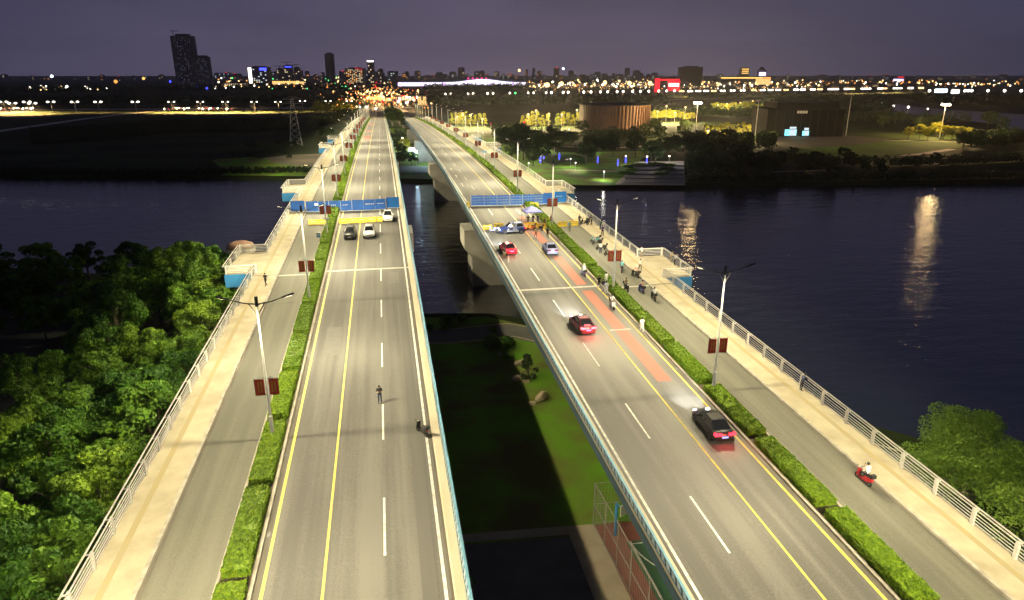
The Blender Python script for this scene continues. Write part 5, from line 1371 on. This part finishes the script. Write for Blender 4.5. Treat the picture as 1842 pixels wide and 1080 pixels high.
band(r_, 'white_edge', 'e_white', -w * .5, -w * .34, h * .02, h * .97); band(r_, 'blue_sign', 'e_blue', w * .10, w * .46, h * .84, h * .96); windows(r_, w, h, 6, 10, 'e_window_cool', .35, x0=-.28, m2='e_window')
for k, (a, b, t, lab) in enumerate(((500, 512, 124, 'unfinished dark tower with a crane, left of a pair'), (513, 527, 118, 'unfinished tower with a blue lit top'), (531, 541, 122, 'narrow unfinished tower right of the blue-topped tower'))):
    r_, w, h, d = far_building('unfinished_tower', lab, a, b, t, 152, 'tower_grey')
    mb = MB(); mb.tube((0, 0, h), (0, 0, h * 1.2), 1.2, n=4); mb.tube((-w * .8, 0, h * 1.17), (w * .6, 0, h * 1.17), 1.0, n=4); mb.build('crane', 'tower_dark', r_)
    if k == 1: band(r_, 'blue_light', 'e_blue', -w * .3, w * .5, h * .9, h * .95)
    windows(r_, w, h, 4, 8, 'e_window', .15)
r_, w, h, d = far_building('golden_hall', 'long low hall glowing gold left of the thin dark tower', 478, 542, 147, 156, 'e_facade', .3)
for i in range(16): band(r_, 'roof_light', 'e_gold', -w * .48 + w * .96 * i / 16, -w * .48 + w * .96 * i / 16 + w * .03, h * .85, h * 1.1)
r_, w, h, d = far_building('thin_tower', 'thin dark tower standing alone left of the road end', 588, 602, 97, 150, 'tower_dark', .8); mullions(r_, w, h, 4, 'tower_grey')
r_, w, h, d = far_building('apartment_block', 'apartment block with many lit windows and red roof lights', 622, 655, 123, 153, 'tower_grey'); windows(r_, w, h, 9, 12, 'e_window', .5, m2='e_orange')
for i in range(5): band(r_, 'roof_light', 'e_red', w * (.1 + i * .08), w * (.13 + i * .08), h * (1.0 - .03 * i), h * (1.05 - .03 * i), 2)
r_, w, h, d = far_building('crowned_tower', 'slim tower with a bright white crown above the road end', 663, 674, 110, 152, 'tower_grey'); band(r_, 'crown_light', 'e_white', -w * .5, w * .5, h * .96, h * 1.02); windows(r_, w, h, 3, 10, 'e_window', .15)
r_, w, h, d = far_building('short_tower', 'short grey tower right of the white-crowned tower', 681, 690, 125, 152, 'tower_grey'); windows(r_, w, h, 3, 8, 'e_window', .15)
# exhibition hall
c, w, rz = site(716, 946, 157)
root = empty('exhibition_hall', (c.x, c.y, 0), rz, 'very long low exhibition hall glowing white and violet on the horizon', 'hall')
def hz(t): return 14 + 10 * math.exp(-((t - .66) / .16) ** 2)
N_ = 40
for i in range(N_):
    t0, t1 = i / N_, (i + 1) / N_; a, b = -w / 2 + w * t0, -w / 2 + w * t1; ha, hb_ = hz(t0), hz(t1)
    z0 = 3.0 if t0 < .42 else 6.0
    mb = MB(); mb.add([(a + .4, 0, z0), (b - .4, 0, z0), (b - .4, 0, hb_), (a + .4, 0, ha), (a + .4, 1, z0), (b - .4, 1, z0), (b - .4, 1, hb_), (a + .4, 1, ha)], [(0, 1, 2, 3), (4, 5, 6, 7), (0, 1, 5, 4), (1, 2, 6, 5), (2, 3, 7, 6), (3, 0, 4, 7)])
    mb.build('facade_panel', 'e_hall' if (i % 7) else 'e_purple', root)
mb = MB(); vs = []
for i in range(N_ + 1):
    x = -w / 2 + w * i / N_; z = hz(i / N_); vs += [(x, -3, z + .2), (x, 90, z + 3), (x, 90, 0), (x, -3, z + 1.6), (x, 90, z + 4.5)]
mb.add(vs, [(5 * i + p, 5 * i + q, 5 * i + 5 + q, 5 * i + 5 + p) for i in range(N_) for p, q in ((0, 3), (3, 4), (4, 1), (1, 0))]); mb.build('roof', 'hall_roof', root)
for i in range(5):
    mb = MB(); mb.ball((w * (.05 + i * .035), 0, 26 + (i % 2)), 2.2); mb.build('roof_lamp', 'e_magenta', root)
# red gate, slatted tower, golden complex
r_, w, h, d = far_building('red_gate', 'red-lit hall with a glowing white sign left of the slatted tower', 1177, 1222, 142, 166, 'tower_grey', .3)
band(r_, 'red_pillar', 'e_red', -w * .5, -w * .3, 0, h * 1.02); band(r_, 'red_wall', 'e_red', w * .02, w * .5, h * .1, h * .85, .2); band(r_, 'red_lintel', 'e_red', -w * .3, w * .48, h * .87, h * .98)
for i in range(7): band(r_, 'sign_letter', 'e_white', w * (.06 + i * .058), w * (.10 + i * .058), h * .42, h * .66, 1.6)
r_, w, h, d = far_building('slatted_tower', 'dark block tower clad in uneven vertical slats', 1224, 1261, 121, 159, 'tower_dark', .8)
for i in range(19):
    x = -w / 2 + w * i / 18; mb = MB(); mb.box(x - w * .012, x + w * .012, -1.5, -.05, 0, h * random.uniform(.96, 1.05)); mb.build('slat', 'tower_grey', r_)
r_, w, h, d = far_building('golden_complex', 'broad building outlined in golden light on the right skyline', 1296, 1385, 139, 153, 'tower_grey', .3)
for i in range(22): band(r_, 'eave_light', 'e_gold', -w * .5 + w * .85 * i / 22, -w * .5 + w * .85 * i / 22 + w * .033, h * .82, h * .98)
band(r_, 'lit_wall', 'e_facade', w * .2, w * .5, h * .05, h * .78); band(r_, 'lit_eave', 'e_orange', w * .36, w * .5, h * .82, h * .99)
r_, w, h, d = far_building('tiered_tower', 'small tiered tower with golden bands behind the golden complex', 1331, 1346, 122, 150, 'tower_grey')
for z in (.62, .75, .88): band(r_, 'lit_tier', 'e_gold', -w * .4, w * .4, h * z, h * (z + .05))
r_, w, h, d = far_building('domed_tower', 'purple-lit domed tower behind the golden complex', 1363, 1376, 126, 150, 'tower_grey')
band(r_, 'purple_wall', 'e_purple', -w * .45, w * .45, h * .55, h * .82); mb = MB(); mb.ball((0, d / 2, h), w * .42); mb.build('dome', 'tower_grey', r_)
r_, w, h, d = far_building('sign_building', 'small building with violet and red signs at far right', 1606, 1624, 138, 150, 'tower_grey'); band(r_, 'violet_sign', 'e_purple', -w * .5, w * .5, h * .35, h * .62); band(r_, 'red_sign', 'e_red', -w * .1, w * .5, h * .85, h * .98)
r_, w, h, d = far_building('filling_station', 'white and blue lit filling station canopy at far right', 1680, 1702, 158, 171, 'tower_grey', .4); band(r_, 'lit_canopy', 'e_cool', -w * .5, w * .5, h * .35, h * .8)
r_, w, h, d = far_building('roadside_shop', 'pink-white lit shop at the right end of the avenue', 1710, 1724, 159, 171, 'tower_grey', .4); band(r_, 'lit_front', 'e_white', -w * .5, w * .5, h * .2, h * .75)
# hazy silhouettes of the far skyline
k = 0
xs = [x for x in range(0, 300, 26)] + list(range(385, 720, 15)) + list(range(720, 1180, 13)) + list(range(1262, 1842, 30))
for x in xs:
    x0 = x + random.uniform(-4, 4); wpx = random.uniform(5, 14); yt = random.uniform(127, 136) if 380 < x < 1200 else random.uniform(134, 138.5)
    if random.random() < .2 and 380 < x < 1200: yt -= 5
    r_, w, h, d = far_building('skyline_block', 'hazy dark block on the far skyline', x0, x0 + wpx, yt, 144 + random.uniform(-1, 1.5), random.choice(('far_city', 'tower_grey')), .6, group='blocks on the far skyline')
    windows(r_, w, h, 3, 4, random.choice(('e_window', 'e_window_cool', 'e_orange')), .14, wid=.5, hei=.4)
    if random.random() < .12: band(r_, 'red_beacon', 'e_red', -w * .2, w * .2, h, h * 1.05, 1)
for k, x in enumerate(list(range(396, 640, 24)) + list(range(950, 1290, 15)) + list(range(1390, 1600, 26))):      # low blocks added for a warm glow between the lamps
    x0 = x + random.uniform(-4, 4); yb = random.uniform(153, 161)
    r_, w, h, d = far_building('glow_block', 'low glowing block added among the town lights', x0, x0 + random.uniform(8, 20), yb - random.uniform(4, 8), yb, 'tower_grey', .4, group='added glow blocks among the lights')
    n_ = random.randint(3, 5)
    for q in range(n_): band(r_, 'glow_bay', random.choice(('e_glow_a', 'e_glow_b')), -w * .48 + w * .96 * q / n_, -w * .48 + w * .96 * (q + .8) / n_, h * .05, h * random.uniform(.5, .9))
# drum museum
c, w, rz = site(1040, 1168, 243); c = c + Vector((c.x, c.y, 0)).normalized() * (w * .32)
root = empty('drum_museum', (c.x, c.y, 0), rz, 'round brown museum clad in tall vertical ribs', 'building')
ht = height_at(1104, 190, G(1104, 243)); hb0 = height_at(1104, 236, G(1104, 243))
mb = MB(); mb.lathe([(w * .44, 0), (w * .44, hb0 + .5)], n=40); mb.build('base', 'museum_stone', root)
mb = MB(); mb.lathe([(w * .485, hb0 + .4), (w * .492, ht)], n=64); mb.build('drum', 'bronze_cladding', root)
rib = MB(); rib.box(-.28, .28, -.6, 0, hb0 + .4, ht); rib = rib.mesh('rib', 'bronze_cladding')
for i in range(64):
    a = 2 * math.pi * i / 64; o = link('rib', rib, root, (w * .492 * math.cos(a), w * .492 * math.sin(a), 0), a + math.pi / 2)
mb = MB(); mb.lathe([(w * .5, ht), (w * .5, ht + .4), (w * .3, ht + .5)], n=64); mb.build('roof', 'roof_grey', root)
for k, (ax, pw) in enumerate(((-.75, 1300), (.1, 1700), (.8, 1300))):
    wl = bpy.data.objects.new('wall_washer', None); bpy.data.objects.remove(wl)
    wroot = empty('ground_floodlight', (c.x + ax * w * .5, c.y - w * .62, 1.2), 0, 'warm ground floodlight washing the drum museum, %s from the left' % nth(k), 'lamp', 'floodlights of the drum museum')
    mb = MB(); mb.box(-.4, .4, -.25, .25, -1.2, 0); mb.build('housing', 'dark_metal', wroot); mb = MB(); mb.box(-.35, .35, -.2, .2, .01, .06); mb.build('lens', 'e_warm', wroot)
    glow_light(wroot, (0, 0, 1.2), pw, (1, .62, .32), .4)
# dark angular museum
c, w, rz = site(1376, 1514, 246)
root = empty('dark_museum', (c.x, c.y, 0), rz, 'broad dark stone museum with cyan-lit entrance', 'building')
h = height_at(1440, 186, c)
mb = MB(); mb.prism([(-w * .5, 0), (w * .5, 0), (w * .42, 40), (-w * .42, 40)], 0, h * .82); mb.prism([(-w * .36, 3), (w * .44, 3), (w * .36, 36), (-w * .3, 36)], h * .82, h); mb.build('wall', 'museum_stone', root)
mb = MB(); mb.box(-w * .3, w * .38, 5, 34, h, h + .5); mb.build('roof', 'roof_grey', root)
for i in range(9):
    mb = MB(); mb.box(-w * .5 + w * i / 9, -w * .5 + w * i / 9 + .25, -.15, -.02, 0, h * .81); mb.build('stone_joint', 'roof_grey', root)
for i, (a, b, z1, m_) in enumerate(((-.25, -.10, .22, 'e_cyan'), (-.19, -.11, .30, 'e_window_cool'), (-.02, .06, .18, 'e_cyan'), (.0, .05, .27, 'e_window_cool'))):
    o = band(root, 'entrance_door', m_, w * a, w * b, h * .03, h * z1, .0 + .12 * i)
    mb = MB(); mb.box(w * a - .2, w * b + .2, -.9 - .12 * i, -.75 - .12 * i, h * z1, h * z1 + .35); link('lintel', mb.mesh('lintel', 'roof_grey'), o)
for i in range(4): band(root, 'sign_letter', 'white_rail', w * (-.12 + i * .035), w * (-.095 + i * .035), h * .70, h * .78, .0)
glow_light(root, (w * -.1, -6, 3), 900, (.4, .9, 1), .4)

# ================================================================== DISTANT STREET LAMPS
def far_lamp_mesh(r, m_, twin=True, h=11.0):
    mb = MB(); mb.tube((0, 0, 0), (0, 0, h), .16, .1, n=5)
    if twin:
        for s_ in (-1, 1): mb.tube((0, 0, h - .3), (s_ * 2.4, 0, h), .08, n=4); mb.ball((s_ * 2.6, 0, h), r, n=7, k=5, mi=1, sq=(1.2, 1, .7))
    else: mb.ball((0, 0, h), r, n=7, k=5, mi=1)
    return mb.mesh('distant_street_lamp', ['pole_paint', m_])
FL = {}
def far_lamp(px, py, h, r_px, m_, label, group, twin=False, light=None):
    """head at px, py; stands on the ground"""
    d = ray(px, py); hd = (h - CAM_H) / d.z if d.z < -1e-4 else 5000
    if hd < 0 or hd > 5200: hd = 5200
    g = Vector((d.x * hd, d.y * hd, 0)); dist = math.hypot(g.x, g.y)
    r = round(r_px * dist / FPX / .4) * .4 or .4  # head swells with distance to stand in for glare
    hh = CAM_H + d.z * hd
    key = (r, m_, twin)
    if key not in FL: FL[key] = far_lamp_mesh(r, m_, twin)
    o = link('distant_street_lamp', FL[key], None, (g.x, g.y, hh - 11), math.atan2(-g.x, g.y))
    tag(o, label, 'street lamp', group)
    if light:
        key = ('dl', light)
        if key not in MATS: MATS[key] = street_light_data('avenue_light', light, (1.0, .60, .24), .5, side_far=1.0)
        lo = bpy.data.objects.new('lamp_light', MATS[key]); col.objects.link(lo); lo.parent = o; lo.location = (0, 0, 9.8)
    return o
def dense_lights(name, label, spots):
    names = ['e_warm', 'e_white', 'e_orange', 'e_green', 'e_window', 'e_red', 'e_cool']; mb = MB()
    for (px, py, h, r_px, m_) in spots:
        d = ray(px, py); hd = (h - CAM_H) / d.z if d.z < -1e-4 else 5000
        if hd < 0 or hd > 5200: hd = 5200
        r = r_px * hd * math.hypot(d.x, d.y) / FPX; mb.ball((d.x * hd, d.y * hd, CAM_H + d.z * hd), r, n=6, k=4, mi=names.index(m_))  # balls enlarged with distance in place of lens glare
    o = mb.build(name, names, fix=False); tag(o, label, 'lights', kind='stuff')
# riverside avenue on the left, with its lamps and traffic
av = [G(-120, 199.5), G(0, 198.5), G(150, 197.5), G(310, 196.5), G(430, 195.5), G(560, 194.5), G(640, 194)]
ribbon('riverside_avenue', av, 24, .12, 'paving')
for i, x in enumerate((6, 48, 91, 134, 176, 243, 308, 360, 405, 457, 500, 544, 590, 628)):
    far_lamp(x, 183.6 - (x > 500) * 1.5, 10.5, 1.5, 'e_white', 'twin-headed lamp on the left riverside avenue, %s from the left' % nth(i), 'lamps of the left avenue', True, light=420000 if x < 60 or 290 < x < 470 else 24000)
def far_car(px, py, i):
    g = G(px, py); mb = MB() if 'farcar' not in MATS else None
    if mb is not None:
        mb.box(-.9, .9, -2.2, 2.2, .3, .95); mb.add([(-.8, -1.6, .95), (.8, -1.6, .95), (.8, 1.2, .95), (-.8, 1.2, .95), (-.65, -1.1, 1.5), (.65, -1.1, 1.5), (.65, .4, 1.5), (-.65, .4, 1.5)], [(0, 1, 5, 4), (1, 2, 6, 5), (2, 3, 7, 6), (3, 0, 4, 7), (4, 5, 6, 7)])
        for s_ in (-1, 1): mb.ball((s_ * .6, 2.2, .75), .42, mi=1); mb.ball((s_ * .6, -2.2, .8), .3, mi=2)
        MATS['farcar'] = mb.mesh('distant_car', ['paint_white', 'e_flood', 'e_tail'])
    o = link('distant_car', MATS['farcar'], None, (g.x, g.y, .14), math.atan2(av[2].y - av[1].y, av[2].x - av[1].x) - math.pi / 2 + (math.pi if i % 3 == 0 else 0))
    tag(o, 'car with headlights on, driving along the left riverside avenue', 'car', 'cars on the left avenue')
for i, x in enumerate((-30, 22, 58)): far_lamp(x, 186, 10.5, 1.5, 'e_white', 'lamp added over the bright paving at the left edge', 'added lamps at the left edge', True, light=420000)  # extra lamps added to brighten the streak
for i in range(26):
    far_car(random.choice((random.uniform(-5, 62), random.uniform(296, 432), random.uniform(296, 432))), random.uniform(195.6, 198.4), i)
for i in range(26):
    x = random.uniform(52, 192); far_lamp(x, 158 + random.uniform(-3, 4), 9, random.uniform(.9, 1.6), random.choice(('e_warm', 'e_white')), 'lamp of the second avenue row behind the left trees', 'lamps behind the left trees')
far_lamp(208, 147, 14, 2.6, 'e_orange', 'single orange lamp on the dark left horizon', 'lone horizon lamps'); far_lamp(93, 137.5, 20, 2.0, 'e_cool', 'single white lamp at the far left horizon', 'lone horizon lamps')
far_lamp(258, 141.5, 18, 2.2, 'e_gold', 'yellow lamp left of the tallest tower', 'lone horizon lamps'); far_lamp(306, 147, 14, 1.6, 'e_blue', 'blue lamp at the foot of the tallest tower', 'lone horizon lamps')
for x, y in ((342, 157), (355, 157), (371, 156), (372, 159)): far_lamp(x, y, 10, 1.6, 'e_blue', 'blue lamp in front of the two dark towers', 'blue lamps below the towers')
far_lamp(934, 127, 60, 2.4, 'e_warm', 'bright warm lamp above the right skyline', 'lone horizon lamps'); far_lamp(1013, 124, 60, 1.8, 'e_cool', 'white-blue lamp high above the right skyline', 'lone horizon lamps')
dense_lights('town_lights', 'scattered small lights beneath the left skyline', [(random.uniform(385, 640), random.uniform(139, 160), random.uniform(8, 16), random.uniform(.5, 1.3), random.choice(('e_warm', 'e_white', 'e_orange', 'e_warm', 'e_green', 'e_window'))) for _ in range(110)])
for i in range(110):                                                   # the brightly lit road end
    x = random.gauss(684, 32); y = random.gauss(172, 10); y = min(max(y, 150), 192)
    far_lamp(x, y, random.uniform(7, 12), random.choice((.7, .9, 1.1, 1.4, 1.9)), random.choice(('e_warm', 'e_orange', 'e_orange', 'e_warm', 'e_warm', 'e_red')), 'lamp in the glowing junction at the end of the bridges', 'lamps of the junction', light=160000 if i % 6 == 0 else None)
dense_lights('junction_lights', 'mass of small lights glowing at the road end', [(random.gauss(686, 36), min(194, max(148, random.gauss(172, 11))), random.uniform(5, 10), random.choice((.4, .6, .8, 1.2)), random.choice(('e_warm', 'e_orange', 'e_orange', 'e_orange', 'e_warm', 'e_red'))) for _ in range(300)])
for i in range(16): far_lamp(random.uniform(715, 752), random.uniform(172, 186), 7, random.uniform(1.2, 2.2), random.choice(('e_white', 'e_red', 'e_white', 'e_orange')), 'white or red traffic lamp at the end of the right road', 'traffic lamps of the junction')
for i, (x, y) in enumerate(((647, 193), (659, 193), (676, 195.5))): far_lamp(x, y, 11, 1.9, 'e_white', 'bright white lamp at the far end of the left bridge, %s from the left' % nth(i), 'lamps at the left bridge end', light=9000)
pairs = [801, 811, 842, 851, 877, 887, 917, 927, 950, 960, 982, 992, 1013, 1022, 1050, 1063, 1080, 1093, 1110, 1121, 1138, 1152, 1167, 1185, 1199, 1213]
for i, x in enumerate(pairs): far_lamp(x, 169.5 - (x - 800) * .014, 9.5, 1.9, 'e_white' if i != 7 else 'e_green', 'white lamp of the right-hand avenue, %s from the left' % nth(i), 'lamps of the right avenue', light=5000 if i % 3 == 0 else None)
for i, x in enumerate((1226, 1241, 1256, 1270, 1284, 1300, 1318, 1336, 1356, 1372, 1386, 1400, 1414, 1432, 1444, 1462, 1475, 1494, 1504, 1523, 1533, 1553, 1562, 1583, 1591, 1611, 1618, 1638, 1657)):
    far_lamp(x, 164.5 - max(0, (x - 1226)) * .014, 9.5, 1.8, 'e_white' if i % 4 else 'e_warm', 'lamp along the bright highway on the right, %s from the left' % nth(i), 'lamps of the right highway', True, light=140000 if x > 1400 else 120000)
for i, x in enumerate((1672, 1715, 1736, 1742, 1748, 1777, 1807, 1837)): far_lamp(x, 163.5, 10, 2.0, 'e_white', 'white lamp at the right end of the highway, %s from the left' % nth(i), 'lamps at the right end')
dense_lights('skyline_lights', 'dense small lights below the right skyline', [(random.uniform(945, 1480), max(143, min(160, random.gauss(151, 3.5))), random.uniform(8, 14), random.choice((.5, .7, .9, 1.1, 1.7)), random.choice(('e_warm', 'e_warm', 'e_white', 'e_orange', 'e_window'))) for _ in range(330)] + [(random.uniform(940, 1400), random.gauss(160, 4), 8, random.uniform(.4, .8), random.choice(('e_warm', 'e_orange', 'e_window'))) for _ in range(120)])
dense_lights('right_horizon_lights', 'small lights on the horizon at far right', [(x, random.gauss(148, 2.5) + (x > 1680) * 3, random.uniform(8, 14), random.uniform(.5, 1.2), random.choice(('e_warm', 'e_white', 'e_orange', 'e_orange'))) for x in np.random.default_rng(3).uniform(1480, 1842, 120)])
for i, (x, y) in enumerate(((1010, 151), (1088, 149), (1132, 150), (1169, 150), (985, 153))): far_lamp(x, y, 16, 3.6, 'e_warm', 'large floodlight in the lights below the right skyline, %s from the left' % nth(i), 'floodlights below the right skyline')
for i, (x, y) in enumerate(((1586, 187), (1607, 191), (1634, 193), (1669, 196))): far_lamp(x, y, 5, 1.5, 'e_white', 'white lamp on the shore of the side channel, %s from the left' % nth(i), 'lamps of the side channel')
far_lamp(943, 221, 5, 1.9, 'e_red', 'single red lamp left of the golden trees', 'lone horizon lamps'); far_lamp(883, 222.5, 5, 1.2, 'e_red', 'small red lamp beside the right bridge lamps', 'lone horizon lamps')
for i, (x0, x1, yt, yb, m_) in enumerate(((640, 662, 176, 186, 'e_facade'), (664, 690, 170, 181, 'e_gold'), (690, 706, 174, 183, 'e_facade'), (752, 768, 172, 190, 'e_facade'), (716, 748, 172, 181, 'e_window'))):  # fronts added to fill the junction with warm glow
    r_, w, h, d = far_building('glow_front', 'glowing orange front added at the road end, %s from the left' % nth(i), x0, x1, yt, yb, 'tower_grey', .4, group='added glowing fronts at the road end')
    for q in range(5): band(r_, 'shop_window', m_, -w * .48 + w * .97 * q / 5, -w * .48 + w * .97 * q / 5 + w * .16, h * .05, h * random.uniform(.5, .95))
# roads behind
ribbon('right_highway', [G(1180, 181), G(1300, 177), G(1430, 173.5), G(1500, 173), G(1610, 173.5), G(1700, 176)], 14, .3, 'tan_paving')
ribbon('right_avenue', [G(770, 186), G(950, 182), G(1200, 180)], 12, .2, 'asphalt')
for sx in (-1, 1):
    ribbon('city_road', [(mx(sx, -3.2), 895), (mx(sx, -3.2), 2400)], 13, .56, 'asphalt')

# ================================================================== FAR WOODS (one mass each)
def wood(name, label, line, depth, h, n, ls, m_='dark_leaf'):
    P, N = [], []
    for (a, b) in zip(line[:-1], line[1:]):
        L = (b - a).length; k = max(3, int(L / (h * .8)))
        for i in range(k):
            for q in range(max(1, int(depth / (h * .9)))):
                t = (i + random.random()) / k; c = a + (b - a) * t; away = Vector((c.x, c.y, 0)).normalized()
                c = c + away * (q * h * .9 + random.uniform(0, h * .5)); hh = h * random.uniform(.6, 1.1); nn = max(20, n)
                s = sphere_pts(nn); s[:, 2] = np.abs(s[:, 2]) * 1.0
                P.append(np.array((c.x, c.y, hh * .25)) + s * np.array([hh * .42, hh * .42, hh * .75]) * (1 - .35 * rng.uniform(0, 1, (nn, 1)) ** 2)); N.append(s)
    P, N = np.concatenate(P), np.concatenate(N)
    o = link(name, quad_mesh(name, leaf_cloud(P, N, ls, .8), m_)); tag(o, label, 'wood', kind='stuff')
def gl(*p): return [G(x, y) for x, y in p]
wood('avenue_wood', 'dark tree belt behind the left riverside avenue', gl((-40, 193), (200, 191.5), (420, 190), (560, 189), (640, 188)), 90, 13, 60, 1.1)
wood('left_horizon_wood', 'dark wood along the left horizon', gl((-60, 172), (200, 169), (420, 166), (600, 165), (640, 168)), 120, 17, 40, 2.2)
wood('road_end_wood', 'tree belt beside the far end of the left bridge', gl((560, 205), (600, 203), (640, 199), (668, 197)), 60, 11, 90, .8, 'lamplit_leaf')
wood('left_bank_wood', 'dark trees on the far bank near the left bridge end', gl((560, 232), (600, 222), (632, 212)), 40, 8, 90, .6)
wood('right_road_wood', 'dark wood right of the road end', gl((770, 196), (850, 195), (940, 194), (1040, 193)), 130, 15, 70, 1.1)
wood('right_horizon_wood', 'dark wood below the exhibition hall', gl((765, 166), (860, 164), (950, 163)), 120, 18, 40, 2.0)
wood('behind_drum_wood', 'dark wood behind the drum museum', gl((1030, 192), (1130, 190), (1200, 191)), 100, 13, 70, 1.0)
wood('mid_right_wood', 'dark wood between the drum museum and the dark museum', gl((1180, 214), (1260, 213), (1380, 214)), 80, 9, 90, .8)
wood('museum_wood', 'dark wood behind the dark museum', gl((1370, 200), (1450, 198), (1530, 200), (1600, 207)), 80, 14, 70, 1.0)
wood('channel_wood', 'dark wood on the near side of the side channel', gl((1480, 222), (1580, 221), (1660, 222), (1740, 225)), 40, 9, 90, .7)
wood('right_far_wood', 'dark wood beyond the side channel at far right', gl((1640, 186), (1720, 190), (1800, 194), (1960, 200)), 100, 13, 70, 1.1)
wood('highway_wood', 'tree belt in front of the right highway', gl((1240, 178), (1400, 180), (1560, 180), (1700, 181), (1860, 182)), 60, 9, 50, 1.3)
wood('drum_park_wood', 'dense dark park trees below the drum museum', gl((1045, 262), (1110, 258), (1190, 256)), 45, 7.5, 130, .45)
wood('plaza_park_wood', 'dense dark park trees behind the stepped plaza', gl((1180, 284), (1250, 280), (1330, 276), (1390, 274)), 60, 7.5, 130, .45)
wood('shore_park_wood', 'dense dark trees on the unlit shore right of the plaza', gl((1240, 322), (1300, 312), (1390, 305)), 40, 6.5, 130, .4)
wood('blue_lamp_wood', 'dense dark park trees beside the right bridge', gl((890, 252), (950, 262), (1030, 266)), 55, 7.5, 130, .45)
wood('oval_wood', 'dark shrubs along the shore below the oval lawn', gl((1390, 292), (1480, 300), (1600, 302), (1700, 300), (1860, 292)), 16, 4.2, 120, .35)
wood('right_edge_wood', 'dense dark trees right of the oval lawn', gl((1750, 272), (1800, 262), (1870, 255)), 50, 7.5, 120, .45)
wood('shore_scrub', 'dark scrub along the right far shore', gl((1235, 331), (1330, 329), (1500, 326), (1700, 324), (1860, 322)), 12, 2.4, 70, .3)
wood('left_bank_scrub', 'low dark scrub across the left far bank', [G(x, y) for x, y in ((60, 262), (200, 250), (330, 240), (520, 236))], 130, 2.6, 26, .5)
wood('left_shore_scrub', 'dark scrub along the left far shore', gl((-40, 314), (120, 315), (300, 316), (420, 314), (560, 312)), 10, 2.2, 60, .3)

HAZE = 0.000055

# ================================================================== NIGHT HAZE
mb = MB(); mb.box(-6500, 6500, -300, 7500, -6.0, 330.0)
hz_o = mb.build('haze', [], None)
hm_ = bpy.data.materials.new('haze'); hm_.use_nodes = True
t = hm_.node_tree; t.nodes.clear()
pv_ = t.nodes.new('ShaderNodeVolumePrincipled'); pv_.inputs['Color'].default_value = (.9, .88, .95, 1); pv_.inputs['Density'].default_value = HAZE; pv_.inputs['Anisotropy'].default_value = .5
o_ = t.nodes.new('ShaderNodeOutputMaterial'); t.links.new(pv_.outputs[0], o_.inputs['Volume'])
hz_o.data.materials.clear(); hz_o.data.materials.append(hm_)
tag(hz_o, kind='stuff')

# things of a kind that share a look are told apart by their place in the row
bpy.context.view_layer.update()
same = {}
for o in scn.objects:
    if o.parent is None and 'label' in o and o.get('kind') is None: same.setdefault(o['label'], []).append(o)
for lab, objs in same.items():
    if len(objs) < 2: continue
    def px_of(o):
        v = o.matrix_world.translation - cam.location; z = v.dot(vF)
        return v.dot(vR) / z if z > 1 else -9
    for i, o in enumerate(sorted(objs, key=px_of)): o['label'] = '%s, %s from the left' % (lab, nth(i))
